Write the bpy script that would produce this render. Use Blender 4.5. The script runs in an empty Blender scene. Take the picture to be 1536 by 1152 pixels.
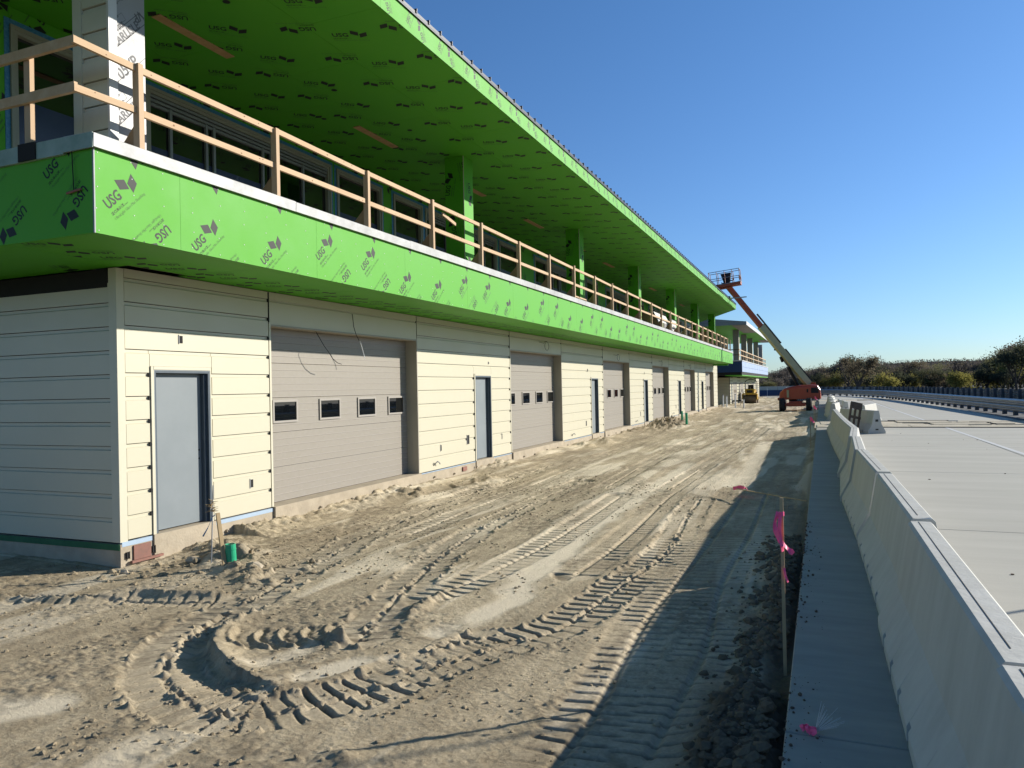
import bpy, math, random
import numpy as np
from mathutils import Vector, Matrix
random.seed(7)
rad = math.radians
S = bpy.context.scene
COL = S.collection

# ------------------------------------------------------------------ camera
EYE = 2.1
cam = bpy.data.cameras.new('camera'); cam_o = bpy.data.objects.new('camera', cam); COL.objects.link(cam_o)
RC = Matrix(((0.9235069662964085, 0.021214958109903388, 0.38299452836091435),
             (0.3830310285260501, 0.002476493718918427, -0.9237321571565733),
             (-0.020545422562713328, 0.9997718702440347, -0.005838928023562895)))
cam_o.matrix_world = Matrix.Translation((0, 0, EYE)) @ RC.to_4x4()
cam.sensor_width = 36; cam.lens = 1119 / 1536 * 36; cam.clip_end = 5000; cam.clip_start = .05
S.camera = cam_o

# ------------------------------------------------------------------ sky, sun, exposure
SUN = Vector((1.0, .90, .525)).normalized()
elev = math.asin(SUN.z); azim = math.atan2(SUN.x, SUN.y)
W = bpy.data.worlds.new('World'); S.world = W; W.use_nodes = True
nt = W.node_tree; nt.nodes.clear()
sky = nt.nodes.new('ShaderNodeTexSky'); sky.sky_type = 'NISHITA'; sky.sun_disc = False
sky.sun_elevation = elev; sky.sun_rotation = azim
sky.air_density = 1.0; sky.dust_density = .35; sky.ozone_density = 2.2; sky.altitude = 150
bg = nt.nodes.new('ShaderNodeBackground'); bg.inputs['Strength'].default_value = .068
wo = nt.nodes.new('ShaderNodeOutputWorld')
# the air near the horizon is clear and pale blue on this dry day
tcw = nt.nodes.new('ShaderNodeTexCoord'); sepw = nt.nodes.new('ShaderNodeSeparateXYZ'); rw = nt.nodes.new('ShaderNodeValToRGB')
e = rw.color_ramp.elements; e[0].position = .0; e[0].color = (.55, .72, .93, 1); e[1].position = .45; e[1].color = (.52, .80, 1.02, 1)
e2 = rw.color_ramp.elements.new(.12); e2.color = (.54, .74, .97, 1)
mw = nt.nodes.new('ShaderNodeMixRGB'); mw.blend_type = 'MULTIPLY'; mw.inputs[0].default_value = 1
gw = nt.nodes.new('ShaderNodeMixRGB'); gw.blend_type = 'MULTIPLY'; gw.inputs[0].default_value = 1; gw.inputs[2].default_value = (1.0, 1.02, 1.10, 1)
nt.links.new(tcw.outputs['Generated'], sepw.inputs[0]); nt.links.new(sepw.outputs['Z'], rw.inputs[0])
nt.links.new(sky.outputs[0], mw.inputs[1]); nt.links.new(rw.outputs[0], mw.inputs[2]); nt.links.new(mw.outputs[0], gw.inputs[1]); nt.links.new(gw.outputs[0], bg.inputs[0]); nt.links.new(bg.outputs[0], wo.inputs[0])
sl = bpy.data.lights.new('sun', 'SUN'); sl.energy = 3.8; sl.angle = rad(.53); sl.color = (1, .94, .84)
so = bpy.data.objects.new('sun', sl); COL.objects.link(so)
so.rotation_euler = SUN.to_track_quat('Z', 'Y').to_euler(); so.location = (60, 50, 40)
S.view_settings.view_transform = 'Standard'; S.view_settings.look = 'None'
S.view_settings.exposure = .98; S.view_settings.gamma = 1; S.view_settings.use_curve_mapping = False

# ------------------------------------------------------------------ materials
def mat(name, col, rough=.8, noise=None, metal=0, bump=None, spec=.3, col2=None, emit=None, stretch=(1, 1, 1), coat=0):
    """noise=(scale, amount): amount mixes col -> col2; bump=(scale,strength,dist)"""
    m = bpy.data.materials.new(name); m.use_nodes = True
    n = m.node_tree.nodes; l = m.node_tree.links; b = n['Principled BSDF']
    b.inputs['Base Color'].default_value = (*col, 1); b.inputs['Roughness'].default_value = rough
    b.inputs['Metallic'].default_value = metal; b.inputs['Specular IOR Level'].default_value = spec
    if coat: b.inputs['Coat Weight'].default_value = coat; b.inputs['Coat Roughness'].default_value = .1
    tc = mp = None
    if noise or bump:
        tc = n.new('ShaderNodeTexCoord'); mp = n.new('ShaderNodeMapping'); mp.inputs['Scale'].default_value = stretch
        geo = n.new('ShaderNodeNewGeometry'); l.new(geo.outputs['Position'], mp.inputs[0])
    if noise:
        c2 = col2 or tuple(c * .6 for c in col)
        t = n.new('ShaderNodeTexNoise'); t.inputs['Scale'].default_value = noise[0]; t.inputs['Detail'].default_value = 8
        t.inputs['Roughness'].default_value = .65
        r = n.new('ShaderNodeValToRGB'); r.color_ramp.elements[0].position = .38; r.color_ramp.elements[1].position = .68
        mul = n.new('ShaderNodeMath'); mul.operation = 'MULTIPLY'; mul.inputs[1].default_value = noise[1]
        mx = n.new('ShaderNodeMixRGB'); mx.inputs[1].default_value = (*col, 1); mx.inputs[2].default_value = (*c2, 1)
        l.new(mp.outputs[0], t.inputs['Vector']); l.new(t.outputs['Fac'], r.inputs[0]); l.new(r.outputs[0], mul.inputs[0])
        l.new(mul.outputs[0], mx.inputs[0]); l.new(mx.outputs[0], b.inputs['Base Color'])
        # second finer octave for roughness
        mr = n.new('ShaderNodeMapRange'); mr.inputs[3].default_value = max(0, rough - .12); mr.inputs[4].default_value = min(1, rough + .1)
        l.new(t.outputs['Fac'], mr.inputs[0]); l.new(mr.outputs[0], b.inputs['Roughness'])
    if bump:
        t2 = n.new('ShaderNodeTexNoise'); t2.inputs['Scale'].default_value = bump[0]; t2.inputs['Detail'].default_value = 6
        bp = n.new('ShaderNodeBump'); bp.inputs['Strength'].default_value = bump[1]; bp.inputs['Distance'].default_value = bump[2]
        l.new(mp.outputs[0], t2.inputs['Vector']); l.new(t2.outputs['Fac'], bp.inputs['Height']); l.new(bp.outputs[0], b.inputs['Normal'])
    return m

M = {}
M['green'] = mat('green_sheathing', (.066, .322, .010), .62, (1.3, .55), col2=(.088, .345, .018), bump=(40, .08, .002))
M['ink'] = mat('board_ink', (.009, .013, .009), .6)
M['ink2'] = mat('board_ink_faint', (.05, .16, .025), .6)
M['cream'] = mat('cream_metal_panel', (.52, .485, .365), .42, (.9, .35), col2=(.47, .435, .31), spec=.4, bump=(3, .05, .01))
M['creamtrim'] = mat('cream_trim', (.55, .515, .395), .4, (2, .3), col2=(.48, .445, .33))
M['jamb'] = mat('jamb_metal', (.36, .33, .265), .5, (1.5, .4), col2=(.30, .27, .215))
M['gap'] = mat('dark_gap', (.02, .02, .02), .9)
M['sheath'] = mat('sheathing', (.10, .09, .08), .9)
M['taupe'] = mat('garage_taupe', (.262, .238, .198), .45, (14, .35), col2=(.30, .27, .24), bump=(160, .25, .002))
M['taupelight'] = mat('garage_groove', (.35, .315, .28), .5)
M['winframe'] = mat('taupe_window_frame', (.31, .285, .25), .5)
M['leaf'] = mat('grey_primed_steel', (.185, .21, .22), .5, (2.2, .5), col2=(.215, .24, .25), bump=(60, .1, .001))
M['steel'] = mat('slate_frame', (.055, .075, .095), .45, (6, .4), col2=(.09, .11, .13))
M['glass'] = mat('dark_glass', (.004, .005, .006), .02, spec=.5); M['glass'].node_tree.nodes['Principled BSDF'].inputs['IOR'].default_value = 2.1
M['reflection'] = mat('painted_sky_reflection', (.030, .042, .085), .25, (1.5, .5), col2=(.045, .055, .10))  # sky reflection put into a blue-grey colour
M['vinyl'] = mat('almond_window_frame', (.27, .265, .21), .45, (3, .3), col2=(.33, .315, .27))
M['alu'] = mat('grey_door_rail', (.22, .235, .235), .4, (5, .3))
M['tape'] = mat('blue_flashing', (.03, .15, .32), .4, (25, .8), col2=(.10, .28, .42), bump=(40, .4, .004))
M['lumber'] = mat('pine_lumber', (.46, .31, .18), .75, (9, .8), col2=(.55, .41, .27), stretch=(1, .12, 1), bump=(60, .15, .003))
M['lumberx'] = mat('pine_lumber_upright', (.44, .30, .18), .75, (9, .8), col2=(.53, .39, .26), stretch=(1, 1, .1), bump=(60, .15, .003))
M['knot'] = mat('knot', (.20, .10, .05), .8)
M['ply'] = mat('plywood', (.30, .19, .10), .85, (4, .8), col2=(.40, .27, .15))
M['strip'] = mat('soffit_strip_plywood', (.42, .25, .11), .85, (8, .7), col2=(.52, .34, .17))
M['coping'] = mat('coping_membrane', (.46, .46, .445), .5, (2.3, .8), col2=(.28, .28, .27), bump=(9, .5, .01))
M['copend'] = mat('coping_membrane_green', (.30, .38, .33), .55, (3, .9), col2=(.16, .25, .20), bump=(9, .5, .01))
M['wrap'] = mat('grey_wrap_membrane', (.27, .27, .275), .45, (2.5, .5), col2=(.28, .28, .285), bump=(5, .8, .012))
M['wrapink'] = mat('wrap_print', (.11, .11, .115), .6)
M['white'] = mat('white_trim', (.55, .55, .535), .45, (3, .3), col2=(.48, .48, .465))
M['sidegrey'] = mat('cream_siding_column', (.52, .53, .45), .5, (2, .3))
M['roofmetal'] = mat('dark_roof_metal', (.012, .017, .026), .4, metal=.2)
M['foundation'] = mat('foundation_concrete', (.40, .34, .25), .9, (3.5, .8), col2=(.29, .245, .18), bump=(30, .5, .01))
M['membrane'] = mat('pale_blue_membrane', (.34, .43, .52), .5, (6, .5), col2=(.28, .36, .45))
M['gmembrane'] = mat('green_membrane', (.03, .12, .05), .7, (6, .5))
M['redform'] = mat('red_form', (.26, .125, .095), .85, (6, .8), col2=(.17, .10, .08), bump=(30, .4, .005))
M['conc'] = mat('pavement_concrete', (.43, .412, .345), .88, (.8, .7), col2=(.34, .325, .27), stretch=(.25, 1.5, 1), bump=(70, .35, .004))
M['walk'] = mat('sidewalk_concrete', (.34, .322, .26), .9, (2.0, .6), col2=(.24, .23, .20), stretch=(.6, 2.5, 1), bump=(90, .4, .003))
M['barrier'] = mat('barrier_concrete', (.50, .492, .44), .85, (3.0, .9), col2=(.42, .41, .36), bump=(26, .5, .006), stretch=(1.2, 1.2, .35))
M['joint'] = mat('joint_dark', (.05, .05, .045), .95)
M['paint'] = mat('white_road_paint', (.56, .56, .53), .8, (6, .6), col2=(.45, .45, .43))
M['galv'] = mat('galvanised_steel', (.24, .25, .255), .38, (1.5, .6), col2=(.17, .185, .195), metal=.55)
M['postdark'] = mat('weathered_steel_post', (.05, .06, .075), .7, (2, .5), col2=(.09, .10, .11))
M['pvc'] = mat('green_pvc', (.02, .30, .15), .35, (5, .4), col2=(.03, .38, .20))
M['pvcwhite'] = mat('white_pvc', (.68, .70, .70), .4)
M['stake'] = mat('survey_stake_wood', (.42, .31, .17), .85, (12, .7), stretch=(1, 1, .2))
M['pink'] = mat('pink_ribbon', (1.0, .13, .27), .5, (30, .3), col2=(.95, .09, .20)); 
M['whisk'] = mat('whisker', (.62, .60, .56), .6)
M['orange'] = mat('lift_orange', (.40, .062, .028), .42, (3, .6), col2=(.38, .08, .035), coat=.2)
M['orangedeep'] = mat('boom_rust_orange', (.36, .075, .03), .5, (3, .6), col2=(.24, .05, .025))
M['boomcream'] = mat('boom_cream', (.40, .38, .22), .5, (2, .6), col2=(.30, .29, .17))
M['black'] = mat('black_plastic', (.012, .012, .014), .6)
M['rubber'] = mat('tyre_rubber', (.03, .03, .032), .85, (20, .7), col2=(.06, .055, .05), bump=(60, .5, .01))
M['yellow'] = mat('roller_yellow', (.48, .29, .03), .5, (4, .5), col2=(.35, .21, .03))
M['drum'] = mat('drum_steel', (.16, .12, .085), .6, (5, .7), col2=(.09, .07, .05), metal=.3)
M['greysteel'] = mat('grey_steel', (.25, .26, .27), .5, (4, .5))
M['bluetarp'] = mat('blue_cladding', (.012, .04, .11), .5, (.8, .5), col2=(.02, .06, .15))
M['bluelight'] = mat('pale_blue_cladding', (.36, .44, .60), .45, (.6, .6), col2=(.27, .36, .54))
M['greyside'] = mat('grey_siding', (.22, .22, .215), .7, (1, .4))
M['pallet'] = mat('weathered_pallet_wood', (.13, .09, .06), .9, (6, .8), col2=(.07, .05, .035), bump=(30, .5, .01))
M['bark'] = mat('bark', (.07, .055, .045), .95, (3, .6))

# dirt: procedural, tints from stretched noise + 'packed' attribute
def dirt_mat(name, rocky=False):
    m = bpy.data.materials.new(name); m.use_nodes = True
    n = m.node_tree.nodes; l = m.node_tree.links; b = n['Principled BSDF']
    b.inputs['Roughness'].default_value = .95; b.inputs['Specular IOR Level'].default_value = .12
    geo = n.new('ShaderNodeNewGeometry')
    def noise(scale, st, det=8, ro=.65):
        mp = n.new('ShaderNodeMapping'); mp.inputs['Scale'].default_value = st
        t = n.new('ShaderNodeTexNoise'); t.inputs['Scale'].default_value = scale; t.inputs['Detail'].default_value = det
        t.inputs['Roughness'].default_value = ro
        l.new(geo.outputs['Position'], mp.inputs[0]); l.new(mp.outputs[0], t.inputs['Vector']); return t
    a = noise(1.0, (1.6, .28, 1)); f = noise(6, (1, .7, 1)); g = noise(38, (1, 1, 1), 5)
    r1 = n.new('ShaderNodeValToRGB'); e = r1.color_ramp.elements
    e[0].position = .36; e[0].color = (.40, .325, .215, 1); e[1].position = .66; e[1].color = (.63, .525, .36, 1)
    l.new(a.outputs['Fac'], r1.inputs[0])
    r2 = n.new('ShaderNodeValToRGB'); e = r2.color_ramp.elements
    e[0].position = .36; e[0].color = (.72, .71, .69, 1); e[1].position = .62; e[1].color = (1.05, 1.05, 1.04, 1)
    l.new(f.outputs['Fac'], r2.inputs[0])
    r3 = n.new('ShaderNodeValToRGB'); e = r3.color_ramp.elements
    e[0].position = .34; e[0].color = (.68, .66, .63, 1); e[1].position = .66; e[1].color = (1.06, 1.06, 1.05, 1)
    l.new(g.outputs['Fac'], r3.inputs[0])
    m1 = n.new('ShaderNodeMixRGB'); m1.blend_type = 'MULTIPLY'; m1.inputs[0].default_value = .8
    l.new(r1.outputs[0], m1.inputs[1]); l.new(r2.outputs[0], m1.inputs[2])
    m2 = n.new('ShaderNodeMixRGB'); m2.blend_type = 'MULTIPLY'; m2.inputs[0].default_value = .8
    l.new(m1.outputs[0], m2.inputs[1]); l.new(r3.outputs[0], m2.inputs[2])
    at = n.new('ShaderNodeAttribute'); at.attribute_name = 'packed'
    m3 = n.new('ShaderNodeMixRGB'); m3.inputs[2].default_value = (.71, .61, .44, 1)
    l.new(at.outputs['Fac'], m3.inputs[0]); l.new(m2.outputs[0], m3.inputs[1])
    at2 = n.new('ShaderNodeAttribute'); at2.attribute_name = 'damp_and_shade'  # moist soil, plus shade painted into the cleat grooves
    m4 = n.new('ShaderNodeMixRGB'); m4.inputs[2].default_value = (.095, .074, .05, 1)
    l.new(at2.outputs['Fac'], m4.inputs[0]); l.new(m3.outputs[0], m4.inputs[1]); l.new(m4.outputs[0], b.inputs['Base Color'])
    h = noise(48, (1, 1, 1), 12, .82)
    bp = n.new('ShaderNodeBump'); bp.inputs['Strength'].default_value = .9; bp.inputs['Distance'].default_value = .022
    l.new(h.outputs['Fac'], bp.inputs['Height']); l.new(bp.outputs[0], b.inputs['Normal'])
    return m
M['dirt'] = dirt_mat('dirt')
M['dust'] = mat('dusty_fill', (.52, .46, .34), .95, (2.2, .9), col2=(.36, .31, .22), bump=(25, .6, .02))
M['verge'] = mat('verge_rail_shade', (.10, .10, .10), .9, (2, .5))  # dark grey stands in for the guard rail's shadow on the ground
M['grass'] = mat('dry_field', (.17, .15, .08), .95, (.05, .8), col2=(.10, .10, .05))

# ------------------------------------------------------------------ mesh helpers
class MB:
    def __init__(s): s.v = []; s.f = []; s.m = []; s.mats = []
    def mi(s, m):
        if m not in s.mats: s.mats.append(m)
        return s.mats.index(m)
    def poly(s, pts, m):
        b = len(s.v); s.v += [tuple(p) for p in pts]; s.f.append(tuple(range(b, b + len(pts)))); s.m.append(s.mi(m))
    def box(s, x0, x1, y0, y1, z0, z1, m, bev=0):
        if bev:
            c = bev; k = s.mi(m)
            pr = [(y0 + c, z0), (y1 - c, z0), (y1, z0 + c), (y1, z1 - c), (y1 - c, z1), (y0 + c, z1), (y0, z1 - c), (y0, z0 + c)]
            s.prism_x(x0, x1, pr, m); return
        b = len(s.v)
        s.v += [(x, y, z) for x in (x0, x1) for y in (y0, y1) for z in (z0, z1)]
        for f in ((0, 1, 3, 2), (4, 6, 7, 5), (0, 4, 5, 1), (2, 3, 7, 6), (0, 2, 6, 4), (1, 5, 7, 3)):
            s.f.append(tuple(b + i for i in f)); s.m.append(s.mi(m))
    def _prism(s, ring0, ring1, m, caps=True):
        b = len(s.v); n = len(ring0); s.v += ring0 + ring1; k = s.mi(m)
        for i in range(n):
            j = (i + 1) % n; s.f.append((b + i, b + j, b + n + j, b + n + i)); s.m.append(k)
        if caps:
            s.f.append(tuple(b + i for i in range(n))[::-1]); s.m.append(k)
            s.f.append(tuple(b + n + i for i in range(n))); s.m.append(k)
    def prism_x(s, x0, x1, yz, m): s._prism([(x0, y, z) for y, z in yz], [(x1, y, z) for y, z in yz], m)
    def prism_y(s, y0, y1, xz, m, caps=True): s._prism([(x, y0, z) for x, z in xz], [(x, y1, z) for x, z in xz], m, caps)
    def prism_z(s, z0, z1, xy, m): s._prism([(x, y, z0) for x, y in xy], [(x, y, z1) for x, y in xy], m)
    def beam(s, p, q, w, h, m, up=(0, 0, 1)):
        p = Vector(p); q = Vector(q); d = (q - p).normalized(); u = Vector(up)
        if abs(d.dot(u)) > .99: u = Vector((0, 1, 0))
        a = d.cross(u).normalized(); c = a.cross(d)
        r = [tuple(x + a * sa * w / 2 + c * sc * h / 2) for x in (p, q) for sa, sc in ((-1, -1), (1, -1), (1, 1), (-1, 1))]
        s._prism(r[:4], r[4:], m)
    def tube(s, p, q, r, m, n=10, r2=None, caps=True):
        p = Vector(p); q = Vector(q); d = (q - p).normalized(); u = Vector((0, 0, 1)) if abs(d.z) < .9 else Vector((1, 0, 0))
        a = d.cross(u).normalized(); c = a.cross(d); r2 = r if r2 is None else r2
        R0 = [tuple(p + (a * math.cos(t) + c * math.sin(t)) * r) for t in [i * 2 * math.pi / n for i in range(n)]]
        R1 = [tuple(q + (a * math.cos(t) + c * math.sin(t)) * r2) for t in [i * 2 * math.pi / n for i in range(n)]]
        s._prism(R0, R1, m, caps)
    def path(s, pts, r, m, n=6):
        for a, b in zip(pts[:-1], pts[1:]): s.tube(a, b, r, m, n)
    def mesh(s, name):
        me = bpy.data.meshes.new(name); me.from_pydata(s.v, [], s.f)
        for mm in s.mats: me.materials.append(M[mm])
        me.polygons.foreach_set('material_index', s.m); me.update()
        return me
    def obj(s, name, parent=None, **kw):
        return link(name, s.mesh(name), parent, **kw)
def link(name, me, parent=None, smooth=False, **kw):
    o = bpy.data.objects.new(name, me); COL.objects.link(o)
    if parent is not None: o.parent = parent
    for k, v in kw.items(): o[k] = v
    if smooth and me:
        me.polygons.foreach_set('use_smooth', [True] * len(me.polygons))
    return o
def thing(name, label, category, loc=(0, 0, 0), rz=0, **kw):
    o = bpy.data.objects.new(name, None); COL.objects.link(o); o.location = loc; o.rotation_euler = (0, 0, rz)
    o.empty_display_size = .1; o['label'] = label; o['category'] = category
    for k, v in kw.items(): o[k] = v
    return o
def fix_normals(me):
    import bmesh
    bm = bmesh.new(); bm.from_mesh(me); bmesh.ops.recalc_face_normals(bm, faces=bm.faces); bm.to_mesh(me); bm.free()
def copy_tree(src, label=None, loc=None, rz=None):
    o = src.copy(); COL.objects.link(o)
    if label: o['label'] = label
    if loc is not None: o.location = loc
    if rz is not None: o.rotation_euler = (0, 0, rz)
    for ch in src.children:
        c = ch.copy(); COL.objects.link(c); c.parent = o
        for g in ch.children:
            d = g.copy(); COL.objects.link(d); d.parent = c
    return o

# ------------------------------------------------------------------ flat print (text) helpers
_tc = {}
def text_tris(txt, size, bold=0.0, res=2):
    key = (txt, size, bold, res)
    if key in _tc: return _tc[key]
    cu = bpy.data.curves.new('t', 'FONT'); cu.body = txt; cu.size = size; cu.offset = bold; cu.resolution_u = res
    o = bpy.data.objects.new('t', cu); COL.objects.link(o)
    dg = bpy.context.evaluated_depsgraph_get()
    me = bpy.data.meshes.new_from_object(o.evaluated_get(dg))
    out = [[(me.vertices[i].co.x, me.vertices[i].co.y) for i in p.vertices] for p in me.polygons]
    bpy.data.objects.remove(o); bpy.data.curves.remove(cu); bpy.data.meshes.remove(me)
    w = max((x for p in out for x, y in p), default=0)
    _tc[key] = (out, w); return _tc[key]
def logo_print(detail):
    P = []
    t, w = text_tris('USG', .150, .0036)
    P += [([(x * .228 / w, y) for x, y in p], 'ink') for p in t]
    P.append(([(.272, .18), (.262, .074), (.366, .018), (.378, .122)], 'ink'))
    P.append(([(.386, .074), (.382, -.036), (.487, .010), (.492, .124)], 'ink'))
    if detail == 2:
        t, w = text_tris('SECUROCK', .044, .0006, 1); P += [([(x * .20 / w, y - .072) for x, y in p], 'ink') for p in t]
        t, w = text_tris('brand', .02, 0, 1); P += [([(x + .205, y - .072) for x, y in p], 'ink') for p in t]
        t, w = text_tris('UltraLight Glass-Mat Sheathing', .044, 0, 1); P += [([(x * .50 / w, y - .125) for x, y in p], 'ink2') for p in t]
    else:
        x = 0
        for k, wd in enumerate((.19,)): P.append(([(0, -.053), (.19, -.053), (.19, -.033), (0, -.033)], 'ink2'))
        for wd in (.12, .10, .14): P.append(([(x, -.1), (x + wd, -.1), (x + wd, -.084), (x, -.084)], 'ink2')); x += wd + .02
    return P
LOGO = {1: logo_print(1), 2: logo_print(2)}
def clip_poly(p, clip):
    """clip polygon p by convex CCW polygon clip"""
    out = p
    n = len(clip)
    for i in range(n):
        ax, ay = clip[i]; bx, by = clip[(i + 1) % n]
        inp = out; out = []
        if not inp: return []
        def side(q): return (bx - ax) * (q[1] - ay) - (by - ay) * (q[0] - ax)
        for j in range(len(inp)):
            c, d = inp[j], inp[(j + 1) % len(inp)]
            sc, sd = side(c), side(d)
            if sc >= 0: out.append(c)
            if (sc >= 0) != (sd >= 0):
                t = sc / (sc - sd); out.append((c[0] + (d[0] - c[0]) * t, c[1] + (d[1] - c[1]) * t))
    return out
def ccw(p):
    a = sum(p[i][0] * p[(i + 1) % len(p)][1] - p[(i + 1) % len(p)][0] * p[i][1] for i in range(len(p)))
    return p if a > 0 else p[::-1]
def board(name, parent, O, U, V, outline, prints, thick=.015, m='green', src=LOGO, lift=.0012, gap=.0015, **kw):
    """board lying in plane O + a*U + b*V, outer normal U x V. prints: (a, b, angle, detail, scale)"""
    O = Vector(O); U = Vector(U); V = Vector(V); N = U.cross(V)
    cx = sum(p[0] for p in outline) / len(outline); cy = sum(p[1] for p in outline) / len(outline)
    outline = ccw([(p[0] + (gap if p[0] < cx else -gap), p[1] + (gap if p[1] < cy else -gap)) for p in outline])
    mb = MB()
    P = lambda a, b, h: tuple(O + U * a + V * b + N * h)
    mb._prism([P(a, b, -thick) for a, b in outline], [P(a, b, 0) for a, b in outline], m)
    for (a, b, ang, det, sc) in prints:
        c, s_ = math.cos(ang) * sc, math.sin(ang) * sc
        corners = [(a + x * c - y * s_, b + x * s_ + y * c) for x, y in ((-.02, -.14), (.52, -.14), (.52, .19), (-.02, .19))]
        if not clip_poly(corners, outline): continue
        for tri, mm in src[det]:
            q = [(a + x * c - y * s_, b + x * s_ + y * c) for x, y in tri]
            q = clip_poly(ccw(q), outline)
            if len(q) >= 3: mb.poly([P(x, y, lift) for x, y in q], mm)
    return mb.obj(name, parent, **kw)

# ================================================================== GARAGE BUILDING (lower storey)
XF = -8.078            # face of the siding
Y0, Y1 = 6.69, 64.6
DOORS = [(7.22, 8.19), (17.03, 18.0), (27.33, 28.25), (36.38, 37.3), (45.95, 46.88), (55.5, 56.42)]
GAR = [(9.50, 14.14), (19.39, 23.86), (29.05, 33.5), (38.5, 42.95), (48.2, 52.5), (57.66, 62.2)]
def slope(y): return -.0028 * max(0, y - 20)          # the heads drop slightly along the row
DT = [2.44 + slope(a) for a, b in DOORS]; GT = [3.20 + slope(a) for a, b in GAR]
ZB = .30
bld = thing('garage_building', 'long two storey pit garage building under construction, cream siding below and green sheathing boards above', 'building', (XF, Y0, 0))
def B(o):   # keep world coordinates under the shifted empty
    o.matrix_parent_inverse = Matrix.Translation((-XF, -Y0, 0)); return o
# wall shell behind the siding, with openings
mb = MB()
ops = sorted([(a, b, t) for (a, b), t in zip(DOORS, DT)] + [(a, b, t) for (a, b), t in zip(GAR, GT)])
y = Y0 + .02
for a, b, t in ops:
    mb.box(XF - .34, XF - .03, y, a, ZB - .02, 3.70, 'sheath')
    mb.box(XF - .34, XF - .03, a, b, t, 3.70, 'sheath'); y = b
mb.box(XF - .34, XF - .03, y, Y1 - .02, ZB - .02, 3.70, 'sheath')
mb.box(-22, XF - .03, Y0 + .03, Y0 + .3, ZB - .02, 3.70, 'sheath')
mb.box(-22, XF - .03, Y1 - .3, Y1 - .03, ZB - .02, 3.70, 'sheath')
mb.box(-22, -21.7, Y0 + .3, Y1 - .3, ZB - .02, 7.4, 'sheath')
mb.box(-21.7, XF - .34, Y0 + .3, Y1 - .3, ZB - .2, ZB - .02, 'foundation')
B(mb.obj('wall', bld))
# foundation
mb = MB()
mb.box(-22, XF + .01, Y0 - .01, Y1 + .01, -.5, ZB - .04, 'foundation')
for (a, b) in DOORS: mb.box(XF - .3, XF + .035, a - .05, b + .05, -.3, ZB - .006, 'foundation')
for (a, b) in GAR: mb.box(XF - .34, XF + .05, a - .02, b + .02, -.3, ZB - .002, 'foundation')
B(mb.obj('foundation', bld))
# form tie stubs along the foundation
me = None
for i in range(52):
    yy = 8.5 + i * 1.05 + random.uniform(-.12, .12)
    if me is None:
        mb = MB(); mb.tube((0, 0, 0), (.035, 0, 0), .022, 'foundation', 8); mb.tube((.036, 0, 0), (.037, 0, 0), .013, 'gap', 8); me = mb.mesh('form_tie')
    o = link('form_tie', me, bld); o.location = (XF + .012, yy, .13 + random.uniform(-.03, .03))
    if any(a - .1 < yy < b + .1 for a, b in GAR): o.location.x += .04
    if any(a - .1 < yy < b + .1 for a, b in DOORS): o.location.x += .025
    B(o)
# siding: horizontal stepped panels, every panel its own object
def siding_profile(z0, z1, top):
    """(offset, z) polyline of one panel, bottom to top"""
    if top: return [(-.028, z0), (0, z0), (0, z0 + .004), (0, z1), (-.028, z1)]
    return [(-.028, z0 + .001), (0, z0 + .001), (0, z1 - .058), (-.020, z1 - .045), (-.020, z1 - .008), (-.028, z1 - .008)]
def cut(y0, y1, holes):
    segs = [(y0, y1)]
    for a, b in holes:
        new = []
        for s0, s1 in segs:
            if b <= s0 or a >= s1: new.append((s0, s1)); continue
            if a > s0: new.append((s0, a))
            if b < s1: new.append((b, s1))
        segs = new
    return segs
ROWS = [(ZB + .3 * k, ZB + .3 * (k + 1)) for k in range(11)] + [(3.60, 3.71)]
secs = []; y = Y0 + .11
for (a, b) in GAR: secs.append((y, a - .055)); y = b + .012
secs.append((y, Y1 - .08))
def panel(ya, yb, z0, z1, full):
    mb = MB(); mb.prism_y(ya, yb, [(XF + x, z) for x, z in siding_profile(z0, z1, not full)], 'cream')
    B(mb.obj('siding_panel', bld))
for (ya, yb) in secs:
    for (z0, z1) in ROWS:
        for (da, db), dt in zip(DOORS, DT):
            if da > ya and db < yb:
                hole = [(da - .05, db + .05)] if z0 < dt + .03 else []
                if z0 < dt + .03 and z1 > dt + .06: panel(da - .046, db + .046, dt + .047, z1, z1 - dt > .2)
                break
        else: hole = []
        for s0, s1 in cut(ya, yb, hole):
            if s1 - s0 > .05: panel(s0 + .004, s1 - .004, z0, z1, z1 - z0 > .2)
for (a, b), t in zip(GAR, GT):   # header over each garage door
    mb = MB(); mb.prism_y(a - .03, b - .01, [(XF + x, z) for x, z in ((-.028, t), (0, t), (0, 3.555), (-.02, 3.568), (-.02, 3.59), (-.028, 3.59))], 'cream')
    B(mb.obj('siding_panel', bld))
    mb = MB(); mb.prism_y(a - .03, b - .01, [(XF + x, z) for x, z in ((-.028, 3.592), (0, 3.592), (0, 3.71), (-.028, 3.71))], 'cream'); B(mb.obj('siding_panel', bld))
# end wall siding (faces the camera)
for (z0, z1) in ROWS[:-1]:
    z1b = z1
    if z0 > 3.35: continue
    mb = MB(); pr = siding_profile(z0 - .02, z1b - .02, False)
    ring = [(Y0 - x - .002, z) for x, z in pr]
    mb.prism_x(-16, XF - .13, ring, 'cream'); B(mb.obj('siding_panel', bld))
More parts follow.
